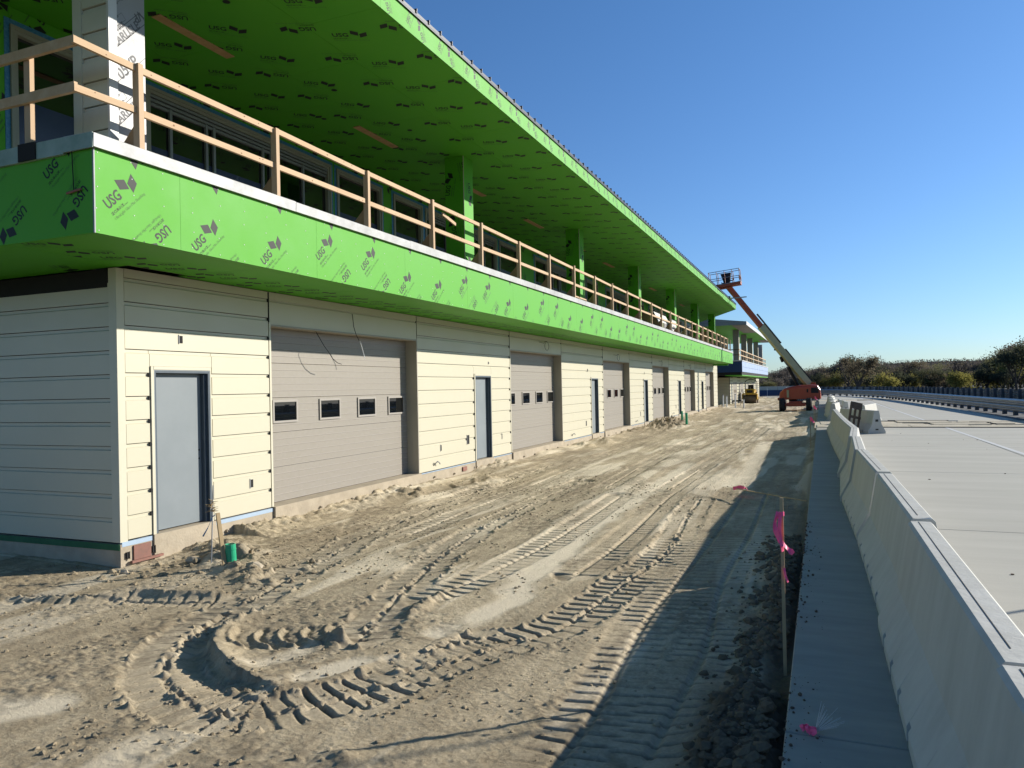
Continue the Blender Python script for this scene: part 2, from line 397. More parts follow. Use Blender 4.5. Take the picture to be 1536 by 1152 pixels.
# trims
mb = MB()
mb.box(XF - .13, XF + .004, Y0 - .006, Y0 + .02, ZB - .02, 3.705, 'creamtrim')
mb.box(XF - .02, XF + .004, Y0 + .02, Y0 + .105, ZB - .02, 3.705, 'creamtrim'); B(mb.obj('corner_trim', bld))
mb = MB(); mb.box(XF - .3, XF + .004, Y1 - .07, Y1 + .004, ZB - .02, 3.705, 'creamtrim'); B(mb.obj('corner_trim', bld))
for (a, b), t in zip(GAR, GT):
    mb = MB(); mb.box(XF - .30, XF + .006, a - .045, a - .004, ZB, t + .002, 'creamtrim')
    mb.box(XF - .028, XF - .012, a - .055, a - .045, ZB, 3.7, 'gap'); B(mb.obj('edge_trim', bld))
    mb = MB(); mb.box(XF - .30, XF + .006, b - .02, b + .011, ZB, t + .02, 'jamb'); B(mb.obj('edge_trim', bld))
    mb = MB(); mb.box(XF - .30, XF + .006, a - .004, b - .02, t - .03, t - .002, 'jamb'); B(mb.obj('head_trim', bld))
    for yy in (a - .036, b - .004):
        mb = MB(); mb.box(XF - .02, XF + .0035, yy - .006, yy + .006, t + .03, 3.705, 'gap'); B(mb.obj('panel_joint', bld))
for k, (ya, yb) in enumerate(secs):   # pale membrane lip under the siding
    for s0, s1 in cut(ya - .1, yb + .02, [(a - .06, b + .06) for a, b in DOORS]):
        if s1 - s0 > .2:
            mb = MB(); mb.box(XF - .02, XF + .014, s0, s1, ZB - (.075 if k == 0 else .034), ZB - .018, 'membrane'); B(mb.obj('membrane_strip', bld))
mb = MB(); mb.box(-16, XF - .0, Y0 - .022, Y0 - .012, .185, .262, 'gmembrane'); B(mb.obj('membrane_strip', bld))
mb = MB(); mb.box(-16, XF - .15, Y0 - .004, Y0 + .02, 3.47, 3.7, 'gap'); B(mb.obj('open_joint', bld))
# panel end closures: dark notches where the grooves run into the edge trims
nm = MB(); nm.box(-.004, .007, -.012, .012, -.022, .022, 'gap'); nme = nm.mesh('panel_notch')
for (ga, gb), gt in zip(GAR, GT):
    for z0, z1 in ROWS[:-2]:
        o = link('panel_notch', nme, bld); o.location = (XF, ga - .06, z1 - .03); B(o)
for (da, db), dt in zip(DOORS, DT):
    for z0, z1 in ROWS[:7]:
        o = link('panel_notch', nme, bld); o.location = (XF, da - .062, z1 - .03); B(o)
# small openings and boxes in the wall
for yy, zz, w, h in ((7.69, 2.86, .06, .10), (9.01, .73, .06, .12), (16.58, .86, .13, .22), (15.16, .77, .05, .13), (18.7, .8, .03, .14), (26.6, .75, .1, .18), (26.9, 2.72, .08, .09), (35.6, .75, .08, .2), (36.6, 2.72, .08, .09), (17.9, 2.78, .05, .05), (45.1, .8, .1, .2)):
    mb = MB(); mb.box(XF, XF + .005, yy - w / 2, yy + w / 2, zz - h / 2, zz + h / 2, 'gap')
    mb.box(XF, XF + .009, yy - w / 2 - .012, yy - w / 2, zz - h / 2 - .012, zz + h / 2 + .012, 'greysteel'); mb.box(XF, XF + .009, yy - w / 2, yy + w / 2, zz + h / 2, zz + h / 2 + .012, 'creamtrim')
    B(mb.obj('electrical_box', bld))
for yy in (14.87, 24.9, 34.6, 44.0):   # stub of bent conduit low on the wall
    mb = MB(); pts = [(XF + .0, yy - .07, .40), (XF + .05, yy - .06, .46), (XF + .07, yy - .01, .49), (XF + .07, yy + .06, .46), (XF + .07, yy + .1, .42)]
    mb.path(pts, .012, 'greysteel'); B(mb.obj('conduit_stub', bld))
# pedestrian doors
for k, ((a, b), t) in enumerate(zip(DOORS, DT)):
    mb = MB()   # steel frame
    mb.box(XF - .16, XF + .012, a, a + .035, ZB, t, 'steel'); mb.box(XF - .16, XF + .012, b - .035, b, ZB, t, 'steel'); mb.box(XF - .16, XF + .012, a + .035, b - .035, t - .04, t, 'steel')
    mb.box(XF + .012, XF + .016, a, a + .012, ZB, t, 'leaf'); mb.box(XF + .012, XF + .016, b - .012, b, ZB, t, 'leaf'); mb.box(XF + .012, XF + .016, a + .012, b - .012, t - .012, t, 'leaf')
    mb.box(XF - .16, XF - .03, b - .075, b - .035, ZB, t - .04, 'steel')
    fr = B(mb.obj('door_frame', bld))
    mb = MB(); mb.box(XF - .135, XF - .095, a + .037, b - .077, ZB + .012, t - .045, 'leaf', .004); lf = B(mb.obj('door_leaf', bld, label='flat grey steel door leaf without handle'))
    mb = MB(); 
    for zz in (1.20, 1.32): mb.tube((XF - .094, b - .12, zz), (XF - .0925, b - .12, zz), .014, 'gap', 8)
    o = mb.obj('lock_hole', lf)
    mb = MB(); mb.box(XF - .03, XF + .018, a - .045, a - .002, ZB - .02, t + .045, 'creamtrim'); mb.box(XF - .03, XF + .018, b + .002, b + .022, ZB - .02, t + .045, 'creamtrim')
    mb.box(XF - .03, XF + .022, a - .002, b + .002, t + .002, t + .045, 'creamtrim'); B(mb.obj('door_casing', bld))
# garage doors
for k, ((a, b), t) in enumerate(zip(GAR, GT)):
    gx = XF - .27
    ns = 5; h = (t - .03 - ZB) / ns
    gd = B(link('garage_door', None, bld)); gd.empty_display_size = .1
    for i in range(ns):
        z0 = ZB + i * h; mb = MB()
        pts = [(gx - .045, z0 + .004)]
        ng = 5 if k == 0 else (5 if k < 3 else 0)
        pts.append((gx - .006, z0 + .004)); pts.append((gx, z0 + .012))
        for j in range(1, ng):
            zz = z0 + h * j / ng
            pts += [(gx, zz - .006), (gx - .005, zz - .003), (gx - .005, zz + .001), (gx, zz + .004)]
        pts += [(gx, z0 + h - .008), (gx - .006, z0 + h), (gx - .045, z0 + h)]
        mb.prism_y(a + .002, b - .022, pts, 'taupe')
        if k < 3:
            for j in range(0, ng): 
                zz = z0 + h * j / ng
                mb.box(gx - .004, gx + .0012, a + .004, b - .024, zz + (.004 if j else .011), zz + (.011 if j else .018), 'taupelight')
        s_ = mb.obj('door_section', gd)
    wd = (b - a)
    for f in (.18, 1.42, 2.62, 3.72):
        w0 = a + f * wd / 4.64 + .17; w1 = w0 + .56 if f < 3.8 else w0 + .56
        w1 = min(w1, b - .08); z0, z1 = 1.64, 1.95
        mb = MB()
        mb.box(gx, gx + .022, w0 - .035, w0, z0 - .035, z1 + .035, 'winframe'); mb.box(gx, gx + .022, w1, w1 + .035, z0 - .035, z1 + .035, 'winframe')
        mb.box(gx, gx + .022, w0, w1, z1, z1 + .035, 'winframe'); mb.box(gx, gx + .022, w0, w1, z0 - .035, z0, 'winframe')
        mb.obj('window_frame', gd)
        mb = MB(); mb.box(gx + .002, gx + .006, w0, w1, z0, z1, 'glass'); mb.obj('pane', gd)
# loose wires above the doors
def wire(pts, r=.006, m='gap'):
    mb = MB(); mb.path(pts, r, m); return B(mb.obj('wire', bld))
wire([(XF + .0, 11.75, 3.55), (XF + .1, 11.62, 3.45), (XF + .13, 11.60, 3.30), (XF + .14, 11.66, 3.15), (XF + .14, 11.75, 3.05)])
wire([(XF + .14, 11.78, 3.04), (XF + .13, 11.86, 2.92), (XF + .12, 11.93, 2.80), (XF + .12, 11.95, 2.72)], .006, 'pvcwhite')
wire([(XF - .1, 10.78, 3.17), (XF + .05, 10.80, 2.92), (XF + .08, 10.9, 2.80), (XF + .08, 11.0, 2.70), (XF + .08, 11.15, 2.62), (XF + .08, 11.27, 2.60)])
for yc, zc in ((22.2, 3.42), (31.2, 3.33), (40.6, 3.3), (50.2, 3.28)):
    pts = [(XF + .02, yc - .5, zc + .1)] + [(XF + .08, yc + .22 * math.cos(t) - .02 * t, zc + .14 * math.sin(t)) for t in np.linspace(2.6, -4.6, 16)]
    wire([tuple(p) for p in pts], .006)
# red form board piece and rust anchors at the corner of the foundation
mb = MB(); mb.box(XF + .011, XF + .03, 6.86, 7.12, .03, .215, 'redform'); mb.box(XF + .03, XF + .07, 6.80, 7.28, .005, .035, 'redform'); B(mb.obj('form_panel', bld))
for yy in (6.78, 7.17):
    mb = MB(); mb.box(XF + .011, XF + .035, yy - .03, yy + .03, .07, .15, 'gap'); mb.box(XF + .035, XF + .05, yy + .005, yy + .02, .06, .16, 'foundation'); B(mb.obj('form_clamp', bld))
mb = MB(); mb.box(XF + .012, XF + .04, 16.2, 16.42, .12, .22, 'redform'); B(mb.obj('form_panel', bld))

# ================================================================== balcony band and upper storey
XB = -6.58; YB0, YB1 = 5.22, 62.6; ZS = 3.72; ZC = 4.56
# fascia boards with print
def fascia_prints(ya, yb):
    out = []
    for k in range(60):
        y = 5.377 + 1.13 * k; z = (3.978, 3.735, 3.742, 3.97)[k % 4]
        d = 2 if y < 13 else 1
        out.append((y, z - ZS, rad(44), d, 1.0))
        out.append((y + .72, z - ZS, rad(44 + 180), d, 1.0))
        out.append((y + .60, 4.90 - ZS, rad(44 + 180), 1, 1.0))
    return [p for p in out if ya - .8 < p[0] < yb + .8]
seams = [YB0, 6.29]
while seams[-1] < 60.5: seams.append(seams[-1] + 2.44)
seams[-1] = YB1
for a, b in zip(seams[:-1], seams[1:]):
    pr = [(p[0] - a, *p[1:]) for p in fascia_prints(a, b)]
    B(board('gypsum_board', bld, (XB, a, ZS), (0, 1, 0), (0, 0, 1), [(0, 0), (b - a, 0), (b - a, ZC - ZS), (0, ZC - ZS)], pr))
# screw heads on the near fascia boards
scr = MB(); scr.tube((0, 0, 0), (.0025, 0, 0), .0065, 'paint', 6); scm = scr.mesh('screw')
for i, yy in enumerate(np.arange(5.26, 14, .405)):
    for zz in (3.76, 3.97, 4.18, 4.36, 4.52):
        o = link('screw', scm, bld); o.location = (XB + .0005, float(yy) + random.uniform(-.02, .02), zz + random.uniform(-.02, .02)); B(o)
# corner bead and end face boards
mb = MB(); mb.box(XB - .016, XB + .003, YB0 - .004, YB0 - .001, ZS, ZC, 'greysteel'); mb.box(XB + .0005, XB + .003, YB0 - .001, YB0 + .010, ZS, ZC, 'greysteel'); B(mb.obj('corner_bead', bld))
for a, b in ((-8.18, -6.60), (-10.62, -8.18), (-13, -10.62)):
    pr = [(-7.26 - a, .60, rad(36), 2, 1.0), (-6.55 - a - .18, .50, rad(225), 2, 1.0), (-7.62 - a, .40, rad(218), 2, 1.0), (-8.35 - a, .55, rad(36), 2, 1), (-8.9 - a, .4, rad(218), 2, 1)]
    B(board('gypsum_board', bld, (a, YB0, ZS), (1, 0, 0), (0, 0, 1), [(0, 0), (b - a, 0), (b - a, ZC - ZS), (0, ZC - ZS)], pr))
# underside of the balcony
def under_prints(x0, y0):
    out = []
    for k in range(-1, 60):
        y = 6.206 + .93 * k
        out.append((-7.728 if k % 1 == 0 else 0, y, rad(40), 1 if k > 3 else 2)); out.append((-7.312, y + .76, rad(40 + 180), 1 if k > 3 else 2))
        out.append((-8.25, y + .5, rad(40), 1))
    return out
UP = under_prints(0, 0)
def soffit_board(xa, xb, ya, yb, z, pts, outline=None, name='soffit_board'):
    # seen from below: U=+X, V=-Y gives normal -Z
    ol = outline or [(0, 0), (xb - xa, 0), (xb - xa, yb - ya), (0, yb - ya)]
    pr = [(x - xa, yb - y, -an, d, 1.0) for x, y, an, d in pts if xa - .7 < x < xb + .7 and ya - .7 < y < yb + .7]
    return B(board(name, bld, (xa, yb, z), (1, 0, 0), (0, -1, 0), ol, pr))
y = 5.235
while y < YB1 - .1:
    yb = min(y + 2.44, YB1); soffit_board(-8.10 if y > 6.6 else -7.9, XB - .016, y, yb, ZS, UP); y = yb
soffit_board(-10.4, -7.9, 5.235, 6.72, ZS - .0005, [(-9.3, 5.7, rad(-50), 1), (-8.6, 6.3, rad(130), 1), (-10.1, 5.9, rad(-50), 1)])
soffit_board(-12.9, -10.4, 5.235, 6.72, ZS - .0005, [])
mb = MB(); mb.box(-7.9 - .1, XF + .1, YB0 + .02, YB1 - .02, ZS + .016, 3.95, 'sheath'); mb.box(-13, XB - .02, YB0 + .02, Y0, ZS + .016, 3.93, 'sheath'); B(mb.obj('balcony_floor', bld))
mb = MB(); mb.box(-9.45, XB - .02, YB0 + .02, YB1 - .02, 3.951, 3.97, 'foundation'); B(mb.obj('deck', bld))
mb = MB(); mb.box(XB - .36, XB - .02, YB0 + .02, YB1 - .02, 3.97, ZC, 'green'); mb.box(-13, XB - .36, YB0 + .02, YB0 + .36, 3.97, ZC, 'green'); mb.box(-9.4, XB - .36, YB1 - .3, YB1 - .02, 3.6, ZC, 'green'); B(mb.obj('parapet', bld))
# coping membrane in lengths
y = YB0 - .035; ls = 0
while y < YB1:
    yb = min(y + 3.05, YB1 + .03); ls += 1; dz = random.uniform(-.006, .006); dx = random.uniform(0, .008)
    mb = MB(); mb.prism_y(y + .002, yb - .002, [(XB + .04 + dx, ZC - .0), (XB + .045 + dx, ZC + .13 + dz), (XB + .02, ZC + .145 + dz), (XB - .38, ZC + .15 + dz), (XB - .385, ZC), (XB + .0, ZC + .004)], 'coping'); B(mb.obj('coping', bld)); y = yb
mb = MB(); mb.box(-13, XB - .385, YB0 - .035, YB0 + .36, ZC - .02, ZC + .148, 'copend'); mb.box(XB - .384, XB + .038, YB0 - .042, YB0 - .0345, ZC - .01, ZC + .14, 'copend'); B(mb.obj('coping', bld, label='dark greenish return of the parapet coping'))
mb = MB(); mb.box(-7.62, -7.36, YB0 - .05, YB0 - .036, ZC - .02, ZC + .16, 'gap'); B(mb.obj('cleat', bld))
mb = MB(); mb.tube((-6.86, YB0 - .02, 4.56), (-6.84, YB0 - .02, 4.16), .005, 'gap', 6); mb.tube((-6.94, YB0 - .02, 4.145), (-6.74, YB0 - .02, 4.165), .012, 'redform', 6); B(mb.obj('hanging_wire', bld))
# upper wall in green boards between the window units
XU = -9.45; ZU0, ZU1 = 3.97, 7.098
units = [(-3.3, -1.5, 's'), (-1.3, 3.4, 'd'), (3.6, 5.5, 's'), (6.33, 8.2, 's'), (8.38, 13.05, 'd'), (13.25, 15.02, 's')]
for k in range(5):
    s_ = 15.53 + 9.6 * k
    if s_ + 8 < 62: units += [(s_, s_ + 1.42, 's'), (s_ + 1.56, s_ + 6.2, 'd'), (s_ + 6.4, s_ + 8.2, 's')]
units = [u for u in units if u[0] > 5.6]
def uwz(y): return 6.88 - .0015 * y
edges = [5.6]
for a, b, _ in units: edges += [a, b]
edges.append(61.0)
vert = [(rad(90), 1), ]
def upr(ya, yb):
    out = []
    for k in range(4, 45):
        for zz in (.3, 1.5, 2.72): out.append((1.45 * k + .3, zz, rad(62), 1, 1.0)); out.append((1.45 * k + 1.0, zz + .6, rad(242), 1, 1.0))
    return [(p[0] - ya, *p[1:]) for p in out if ya - .6 < p[0] < yb + .6]
for a, b in zip(edges[0::2], edges[1::2]):
    if b - a > .01:
        B(board('wall_board', bld, (XU, a, ZU0), (0, 1, 0), (0, 0, 1), [(0, 0), (b - a, 0), (b - a, ZU1 - ZU0), (0, ZU1 - ZU0)], upr(a, b), .02))
for a, b, kd in units:
    B(board('wall_board', bld, (XU, a, uwz(a)), (0, 1, 0), (0, 0, 1), [(0, 0), (b - a, 0), (b - a, ZU1 - uwz(a)), (0, ZU1 - uwz(a))], [(p[0], p[1] - (uwz(a) - ZU0), *p[2:]) for p in upr(a, b)], .02))
    wf = MB(); t = .10; zt = uwz(a); zb = 4.0
    for x0, x1, i0, i1 in ((XU - .08, XU + .03, 0, .05), (XU - .09, XU + .012, .05, t)):   # stepped frame
        wf.box(x0, x1, a + i0, a + i1, zb, zt - i0, 'vinyl'); wf.box(x0, x1, b - i1, b - i0, zb, zt - i0, 'vinyl'); wf.box(x0, x1, a + i1, b - i1, zt - i1, zt - i0, 'vinyl')
        wf.box(x0, x1, a + i1, b - i1, zb + i0, zb + i1, 'vinyl')
    w = B(wf.obj('window', bld))
    if kd == 'd':
        L = b - a - 2 * t; cuts = [.02, L * .262, L * .30, L * .57, L * .62, L - .02]
        rl = MB(); y0 = a + t
        for zz in (.0, .06, .12): rl.box(XU - .07, XU - .0 - zz * .25, y0, b - t, zt - t - .05 - zz, zt - t - .01 - zz, 'alu')
        for c in (cuts[0] + L * .09, cuts[1], cuts[2], cuts[3], cuts[4], L * .83): rl.box(XU - .06, XU - .02, y0 + c - .025, y0 + c + .025, zb + .1, zt - t - .12, 'alu')
        o = rl.obj('sash_rail', w)
    mb = MB(); mb.box(XU - .075, XU - .065, a + t, b - t, zb + t, zt - t, 'glass'); mb.obj('pane', w)
    mb = MB(); mb.box(XU - .064, XU - .062, a + t + .02, b - t - (.02 if kd == 's' else (b - a) * .40), zb + t, 5.98 + .0 * a, 'reflection'); mb.obj('painted_reflection', w)  # sheet imitating the sky mirrored in the lower glass
    tp = MB()
    tp.box(XU + .001, XU + .006, a - .07, a - .001, zb, zt + .07, 'tape'); tp.box(XU + .001, XU + .006, b + .001, b + .07, zb, zt + .07, 'tape'); tp.box(XU + .001, XU + .007, a - .001, b + .001, zt + .001, zt + .07, 'tape')
    B(tp.obj('flashing_tape', bld))
mb = MB(); mb.box(-21.7, XU - .1, 5.6, 61.0, 3.9, 7.0, 'sheath'); B(mb.obj('interior', bld))
mb = MB(); mb.box(XU - .1, XU - .021, 5.6, 61.0, 7.0, 7.099, 'sheath'); mb.box(XU - .1, XU, 61.0, 61.1, 3.97, 7.09, 'green'); B(mb.obj('wall', bld))
# columns
CX0, CX1 = -7.42, -6.97
for k, ya in enumerate((14.35, 22.6, 30.85, 39.15, 47.1, 54.9)):
    yb = ya + .45; c = B(link('column', None, bld)); c.empty_display_size = .1
    pr = [(.05, .35, rad(100), 1, 1), (.28, 1.4, rad(100), 1, 1), (.1, 2.3, rad(80), 1, 1), (.4, 3.0, rad(280), 1, 1)]
    board('column_board', c, (CX0, ya, 3.97), (1, 0, 0), (0, 0, 1), [(0, 0), (.45, 0), (.45, 3.128), (0, 3.128)], pr)
    board('column_board', c, (CX1, ya, 3.97), (0, 1, 0), (0, 0, 1), [(0, 0), (.45, 0), (.45, 3.128), (0, 3.128)], [(.3, .5, rad(95), 1, 1), (.2, 2.6, rad(-85), 1, 1)])
    mb = MB(); mb.box(CX0 + .001, CX1 - .016, ya + .016, yb, 3.97, 7.096, 'green'); mb.obj('column_board', c)
    mb = MB(); mb.box(CX1 - .012, CX1 + .003, ya - .003, ya - .0003, 3.97, 7.096, 'creamtrim'); mb.obj('corner_bead', c)
# first column: grey siding, white trim and printed wrap
WP = {1: []}
c = B(link('column', None, bld, label='column clad with grey siding and printed grey wrap')); ya = 5.73; yb = 6.2
for i in range(12):
    z0 = 3.9 + i * .27
    mb = MB(); mb.prism_x(CX0 + .05, CX1 - .004, [(ya - x - .0, z) for x, z in siding_profile(z0, z0 + .27, False)], 'sidegrey'); mb.obj('siding_panel', c)
mb = MB(); mb.box(CX0 - .08, CX0 + .05, ya - .012, ya + .02, 3.97, 7.096, 'sidegrey'); mb.box(CX0 + .044, CX0 + .0495, ya - .010, ya - .001, 3.97, 7.09, 'gap'); mb.obj('corner_trim', c)
mb = MB(); mb.box(CX0 - .07, CX1 - .012, ya + .03, yb - .01, 3.97, 7.096, 'sheath'); mb.obj('core', c)
mb = MB(); mb.box(CX1 - .02, CX1 + .012, ya - .006, ya + .10, 3.97, 7.096, 'white'); mb.obj('corner_trim', c)
def tx(txt, size, a, b, ang, bold=.002, xs=1):
    t, w = text_tris(txt, size, bold, 3); cc, ss = math.cos(ang), math.sin(ang)
    return [([(a + x * xs * cc - y * ss, b + x * xs * ss + y * cc) for x, y in p], 'wrapink') for p in t]
def rect(a, b, w, h, ang, th=.008):
    cc, ss = math.cos(ang), math.sin(ang); out = []
    for x0, x1, y0, y1 in ((0, w, 0, th), (0, w, h - th, h), (0, th, th, h - th), (w - th, w, th, h - th)):
        out.append(([(a + x * cc - y * ss, b + x * ss + y * cc) for x, y in ((x0, y0), (x1, y0), (x1, y1), (x0, y1))], 'wrapink'))
    return out
wp = []
for k in range(-1, 4):
    z = .75 + k * .86; an = rad(48)
    wp += tx('CARLISLE', .12, -.02, z + .28, an, .003, 1.0) + rect(-.045, z + .245, .66, .125, an)
    wp += tx('705VP', .17, .0, z - .10, an, .003) + tx('VP', .13, .30, z - .02, an + math.pi, .003)
    wp += tx('FIRE', .075, .02, z - .38, an, .002) + tx('RES', .06, -.03, z - .28, an, .002) + rect(-.05, z - .40, .26, .08, an, .004) + rect(-.06, z - .15, .7, .002, an, .003)
board('wrap_sheet', c, (CX1, ya + .10, 3.97), (0, 1, 0), (0, 0, 1), [(0, 0), (.37, 0), (.37, 3.126), (0, 3.126)], [(0, 0, 0, 9, 1.0)] , .012, 'wrap', src={9: wp})
# ---------------- roof
XR = -5.19; ZR = 7.1; YR0 = 1.0
def rake(x): return 52.0 + (-(x) + XR) * -1 * 0 + (XR - x) * 2.45
SP = []
for k in range(-9, 55):
    d = 2 if 6 < 8.7 + k * 1.01 < 12 else 1
    SP += [(-6.25, 8.746 + 1.01 * k, rad(23), d), (-6.30, 9.42 + 1.01 * k, rad(23 + 180), d), (-5.02, 8.92 + 1.01 * k, rad(24 + 180), 1), (-5.0, 8.3 + 1.01 * k, rad(24), 1),
           (-7.63, 9.863 + 1.01 * k, rad(41), d), (-7.63, 10.51 + 1.01 * k, rad(41 + 180), d), (-8.68, 10.917 + 1.01 * k, rad(42), 1), (-8.70, 11.55 + 1.01 * k, rad(42 + 180), 1), (-9.7, 11.0 + 1.01 * k, rad(42), 1)]
xr = [XR, -6.41, -7.63, -8.85, -10.2]
for i in range(4):
    xb, xa = xr[i], xr[i + 1]; y = 1.0 + (1.22 if i % 2 else 0)
    if i % 2: soffit_board(xa, xb, 1.0, y, ZR, SP)
    while y < 66:
        yb = y + 2.44
        la, lb = rake(xa), rake(xb)     # far end limits at the two sides
        if y >= la: break
        poly = [(xa, y), (xb, y), (xb, yb), (xa, yb)]
        if yb > lb:      # clip with rake line
            clipc = [(xa, -10), (xb, -10), (xb, lb), (xa, la)]
            poly = clip_poly(ccw(poly), ccw(clipc))
            if len(poly) < 3: break
        ol = [(px - xa, yb - py) for px, py in poly]
        soffit_board(xa, xb, y, yb, ZR, SP, ol); y = yb
# plywood strips screwed to the soffit
sm = MB(); sm.box(-.075, .075, -.68, .68, -.012, 0, 'strip'); smm = sm.mesh('soffit_strip')
for yy in (7.95, 12.55, 16.9, 21.25, 25.6, 29.9, 34.3, 38.6, 43, 47.3, 51.6):
    o = link('soffit_strip', smm, bld); o.location = (-7.98, yy, ZR - .003); o.rotation_euler = (0, 0, rad(-2 + 5 * random.random())); B(o)
for (xx, yy) in ((-7.2, 12.5), (-7.35, 10.3), (-8.3, 11.3), (-7.9, 14.6), (-8.2, 18.2), (-7.6, 20.1), (-6.9, 7.4)):
    mb = MB(); mb.tube((xx, yy, ZR - .002), (xx, yy, ZR - .001), .05, 'ink', 12); B(mb.obj('soffit_hole', bld))
# roof fascia boards + drip edge + standing seams
y = YR0; i = 0
FP = []
for k in range(140): FP.append((1.2 + .46 * k, .03 + .06 * (k % 2), rad(62 if k % 2 else 118), 1, .62))
while y < 51.9:
    yb = min(y + 2.44, 52.0)
    g = .0015 if i not in (17, 19) else .05
    B(board('gypsum_board', bld, (XR + .001, y, ZR - .015), (0, 1, 0), (0, 0, 1), [(0, 0), (yb - y, 0), (yb - y, .30), (0, .30)], [(p[0] - y, *p[1:]) for p in FP if y - .5 < p[0] < yb + .5], gap=g)); y = yb; i += 1
mb = MB()
mb._prism([(XR - .02, YR0, ZR + .016), (XR - .02, 52.0, ZR + .016), (-21.9, 52 + 2.45 * 4.9, ZR + .016), (-21.9, YR0, ZR + .016)][::-1],
          [(XR - .02, YR0, ZR + .30), (XR - .02, 52.0, ZR + .30), (-21.9, 52 + 2.45 * 4.9, ZR + 1.5), (-21.9, YR0, ZR + 1.5)][::-1], 'sheath')
B(mb.obj('roof_core', bld))
mb = MB()   # raked end fascia
mb.poly([(XR, 52.003, ZR - .014), (XR, 52.003, ZR + .3), (-10, 52 + 2.45 * 4.81, ZR + .6), (-10, 52 + 2.45 * 4.81, ZR - .014)], 'green'); B(mb.obj('end_fascia', bld))
mb = MB()
e = 1.2 / 16.7
mb._prism([(XR + .03, YR0 - .03, ZR + .29), (XR + .03, 52.04, ZR + .29), (-21.9, 64.1, ZR + .29 + 1.25), (-21.9, YR0 - .03, ZR + .29 + 1.25)][::-1], [(XR + .03, YR0 - .03, ZR + .335), (XR + .03, 52.04, ZR + .335), (-21.9, 64.1, ZR + .335 + 1.25), (-21.9, YR0 - .03, ZR + .335 + 1.25)][::-1], 'roofmetal')
mb.box(XR + .01, XR + .028, YR0, 52.03, ZR + .27, ZR + .292, 'roofmetal')
rf = B(mb.obj('roof', bld))
mb = MB(); mb._prism([(XR + .05, -.012, ZR + .336), (XR + .05, .012, ZR + .336), (-12.0, .012, ZR + .336 + .51), (-12.0, -.012, ZR + .336 + .51)], [(XR + .05, -.010, ZR + .368), (XR + .05, .010, ZR + .368), (-12.0, .010, ZR + .368 + .51), (-12.0, -.010, ZR + .368 + .51)], 'roofmetal')
mb.box(XR + .032, XR + .046, -.014, .014, ZR + .31, ZR + .352, 'roofmetal')
rm = mb.mesh('roof_rib')
for i in range(140):
    yy = 1.2 + .3635 * i
    if yy < 51.9: o = link('roof_rib', rm, rf); o.location = (0, yy, 0)

# ================================================================== temporary timber guard rail on the balcony
railing = thing('timber_guard_rail', 'temporary pine guard rail of posts and two rails along the balcony parapet', 'railing', (XB - .1, YB0, ZC + .15))
def Rl(o): o.matrix_parent_inverse = Matrix.Translation((-(XB - .1), -YB0, -(ZC + .15))); return o
zc = ZC + .148; PX = XB - .06
posts = [5.85 + 2.17 * k for k in range(26)]
def knots(mb, x, ya, yb, z0, z1):
    for _ in range(int((yb - ya) / .45)):
        yy = random.uniform(ya + .05, yb - .05); zz = random.uniform(z0 + .02, z1 - .02); r = random.uniform(.005, .011)
        mb.poly([(x + .0008, yy + r * 1.3 * math.cos(t), zz + r * math.sin(t)) for t in [i * math.pi / 4 for i in range(8)]], 'knot')
for k, yy in enumerate(posts):
    if yy > 62.4: break
    mb = MB(); hh = .95 + random.uniform(-.02, .03); w = .031
    tlt = random.uniform(-.008, .008)
    mb._prism([(PX - .089, yy - w, zc + .001), (PX, yy - w, zc + .001), (PX, yy + w, zc + .001), (PX - .089, yy + w, zc + .001)],
              [(PX - .089, yy - w + tlt, zc + hh), (PX, yy - w + tlt, zc + hh), (PX, yy + w + tlt, zc + hh), (PX - .089, yy + w + tlt, zc + hh)], 'lumberx')
    Rl(mb.obj('post', railing))
    mb = MB(); mb.prism_y(yy + w + .001, yy + w + .019, [(PX - .02, zc + .002), (PX - .02, zc + .45), (PX - .45, zc + .002)], 'ply'); Rl(mb.obj('gusset', railing))
ys = [5.07, 5.80, 8.1, 10.3, 12.5, 14.2, 16.75]
y = 4.98; j = 0
for zr, zl in ((.865, .0), (.40, 0)):
    a = 5.10
    for k, yy in enumerate(posts[:27]):
        b = min(yy - .032, YB1)
        if b <= a: break
        mb = MB(); d1, d2 = random.uniform(-.012, .012), random.uniform(-.012, .012)
        h = .07
        mb._prism([(PX - .075, a, zc + zr + d1), (PX - .037, a, zc + zr + d1), (PX - .037, a, zc + zr + h + d1), (PX - .075, a, zc + zr + h + d1)],
                  [(PX - .075, b, zc + zr + d2), (PX - .037, b, zc + zr + d2), (PX - .037, b, zc + zr + h + d2), (PX - .075, b, zc + zr + h + d2)], 'lumber')
        if b < 22: knots(mb, PX - .037, a, b, zc + zr, zc + zr + h)
        Rl(mb.obj('rail', railing)); a = yy + .032
        if b >= YB1: break
# intermediate closer posts at the far end
for yy in np.arange(44.5, 62.3, 2.17):
    mb = MB(); mb.box(PX - .089, PX - .003, float(yy) - .028, float(yy) + .028, zc + .001, zc + .93, 'lumberx'); Rl(mb.obj('post', railing))
# return along the end of the balcony
for zr in (.88, .42):
    mb = MB(); mb.box(-12.5, PX - .12, 5.16, 5.20, zc + zr, zc + zr + .10, 'lumber'); Rl(mb.obj('rail', railing))
for xx in (-7.52, -9.6, -11.8):
    mb = MB(); mb.box(xx - .045, xx + .045, 5.21, 5.26, zc, zc + 1.0, 'lumberx'); Rl(mb.obj('post', railing))
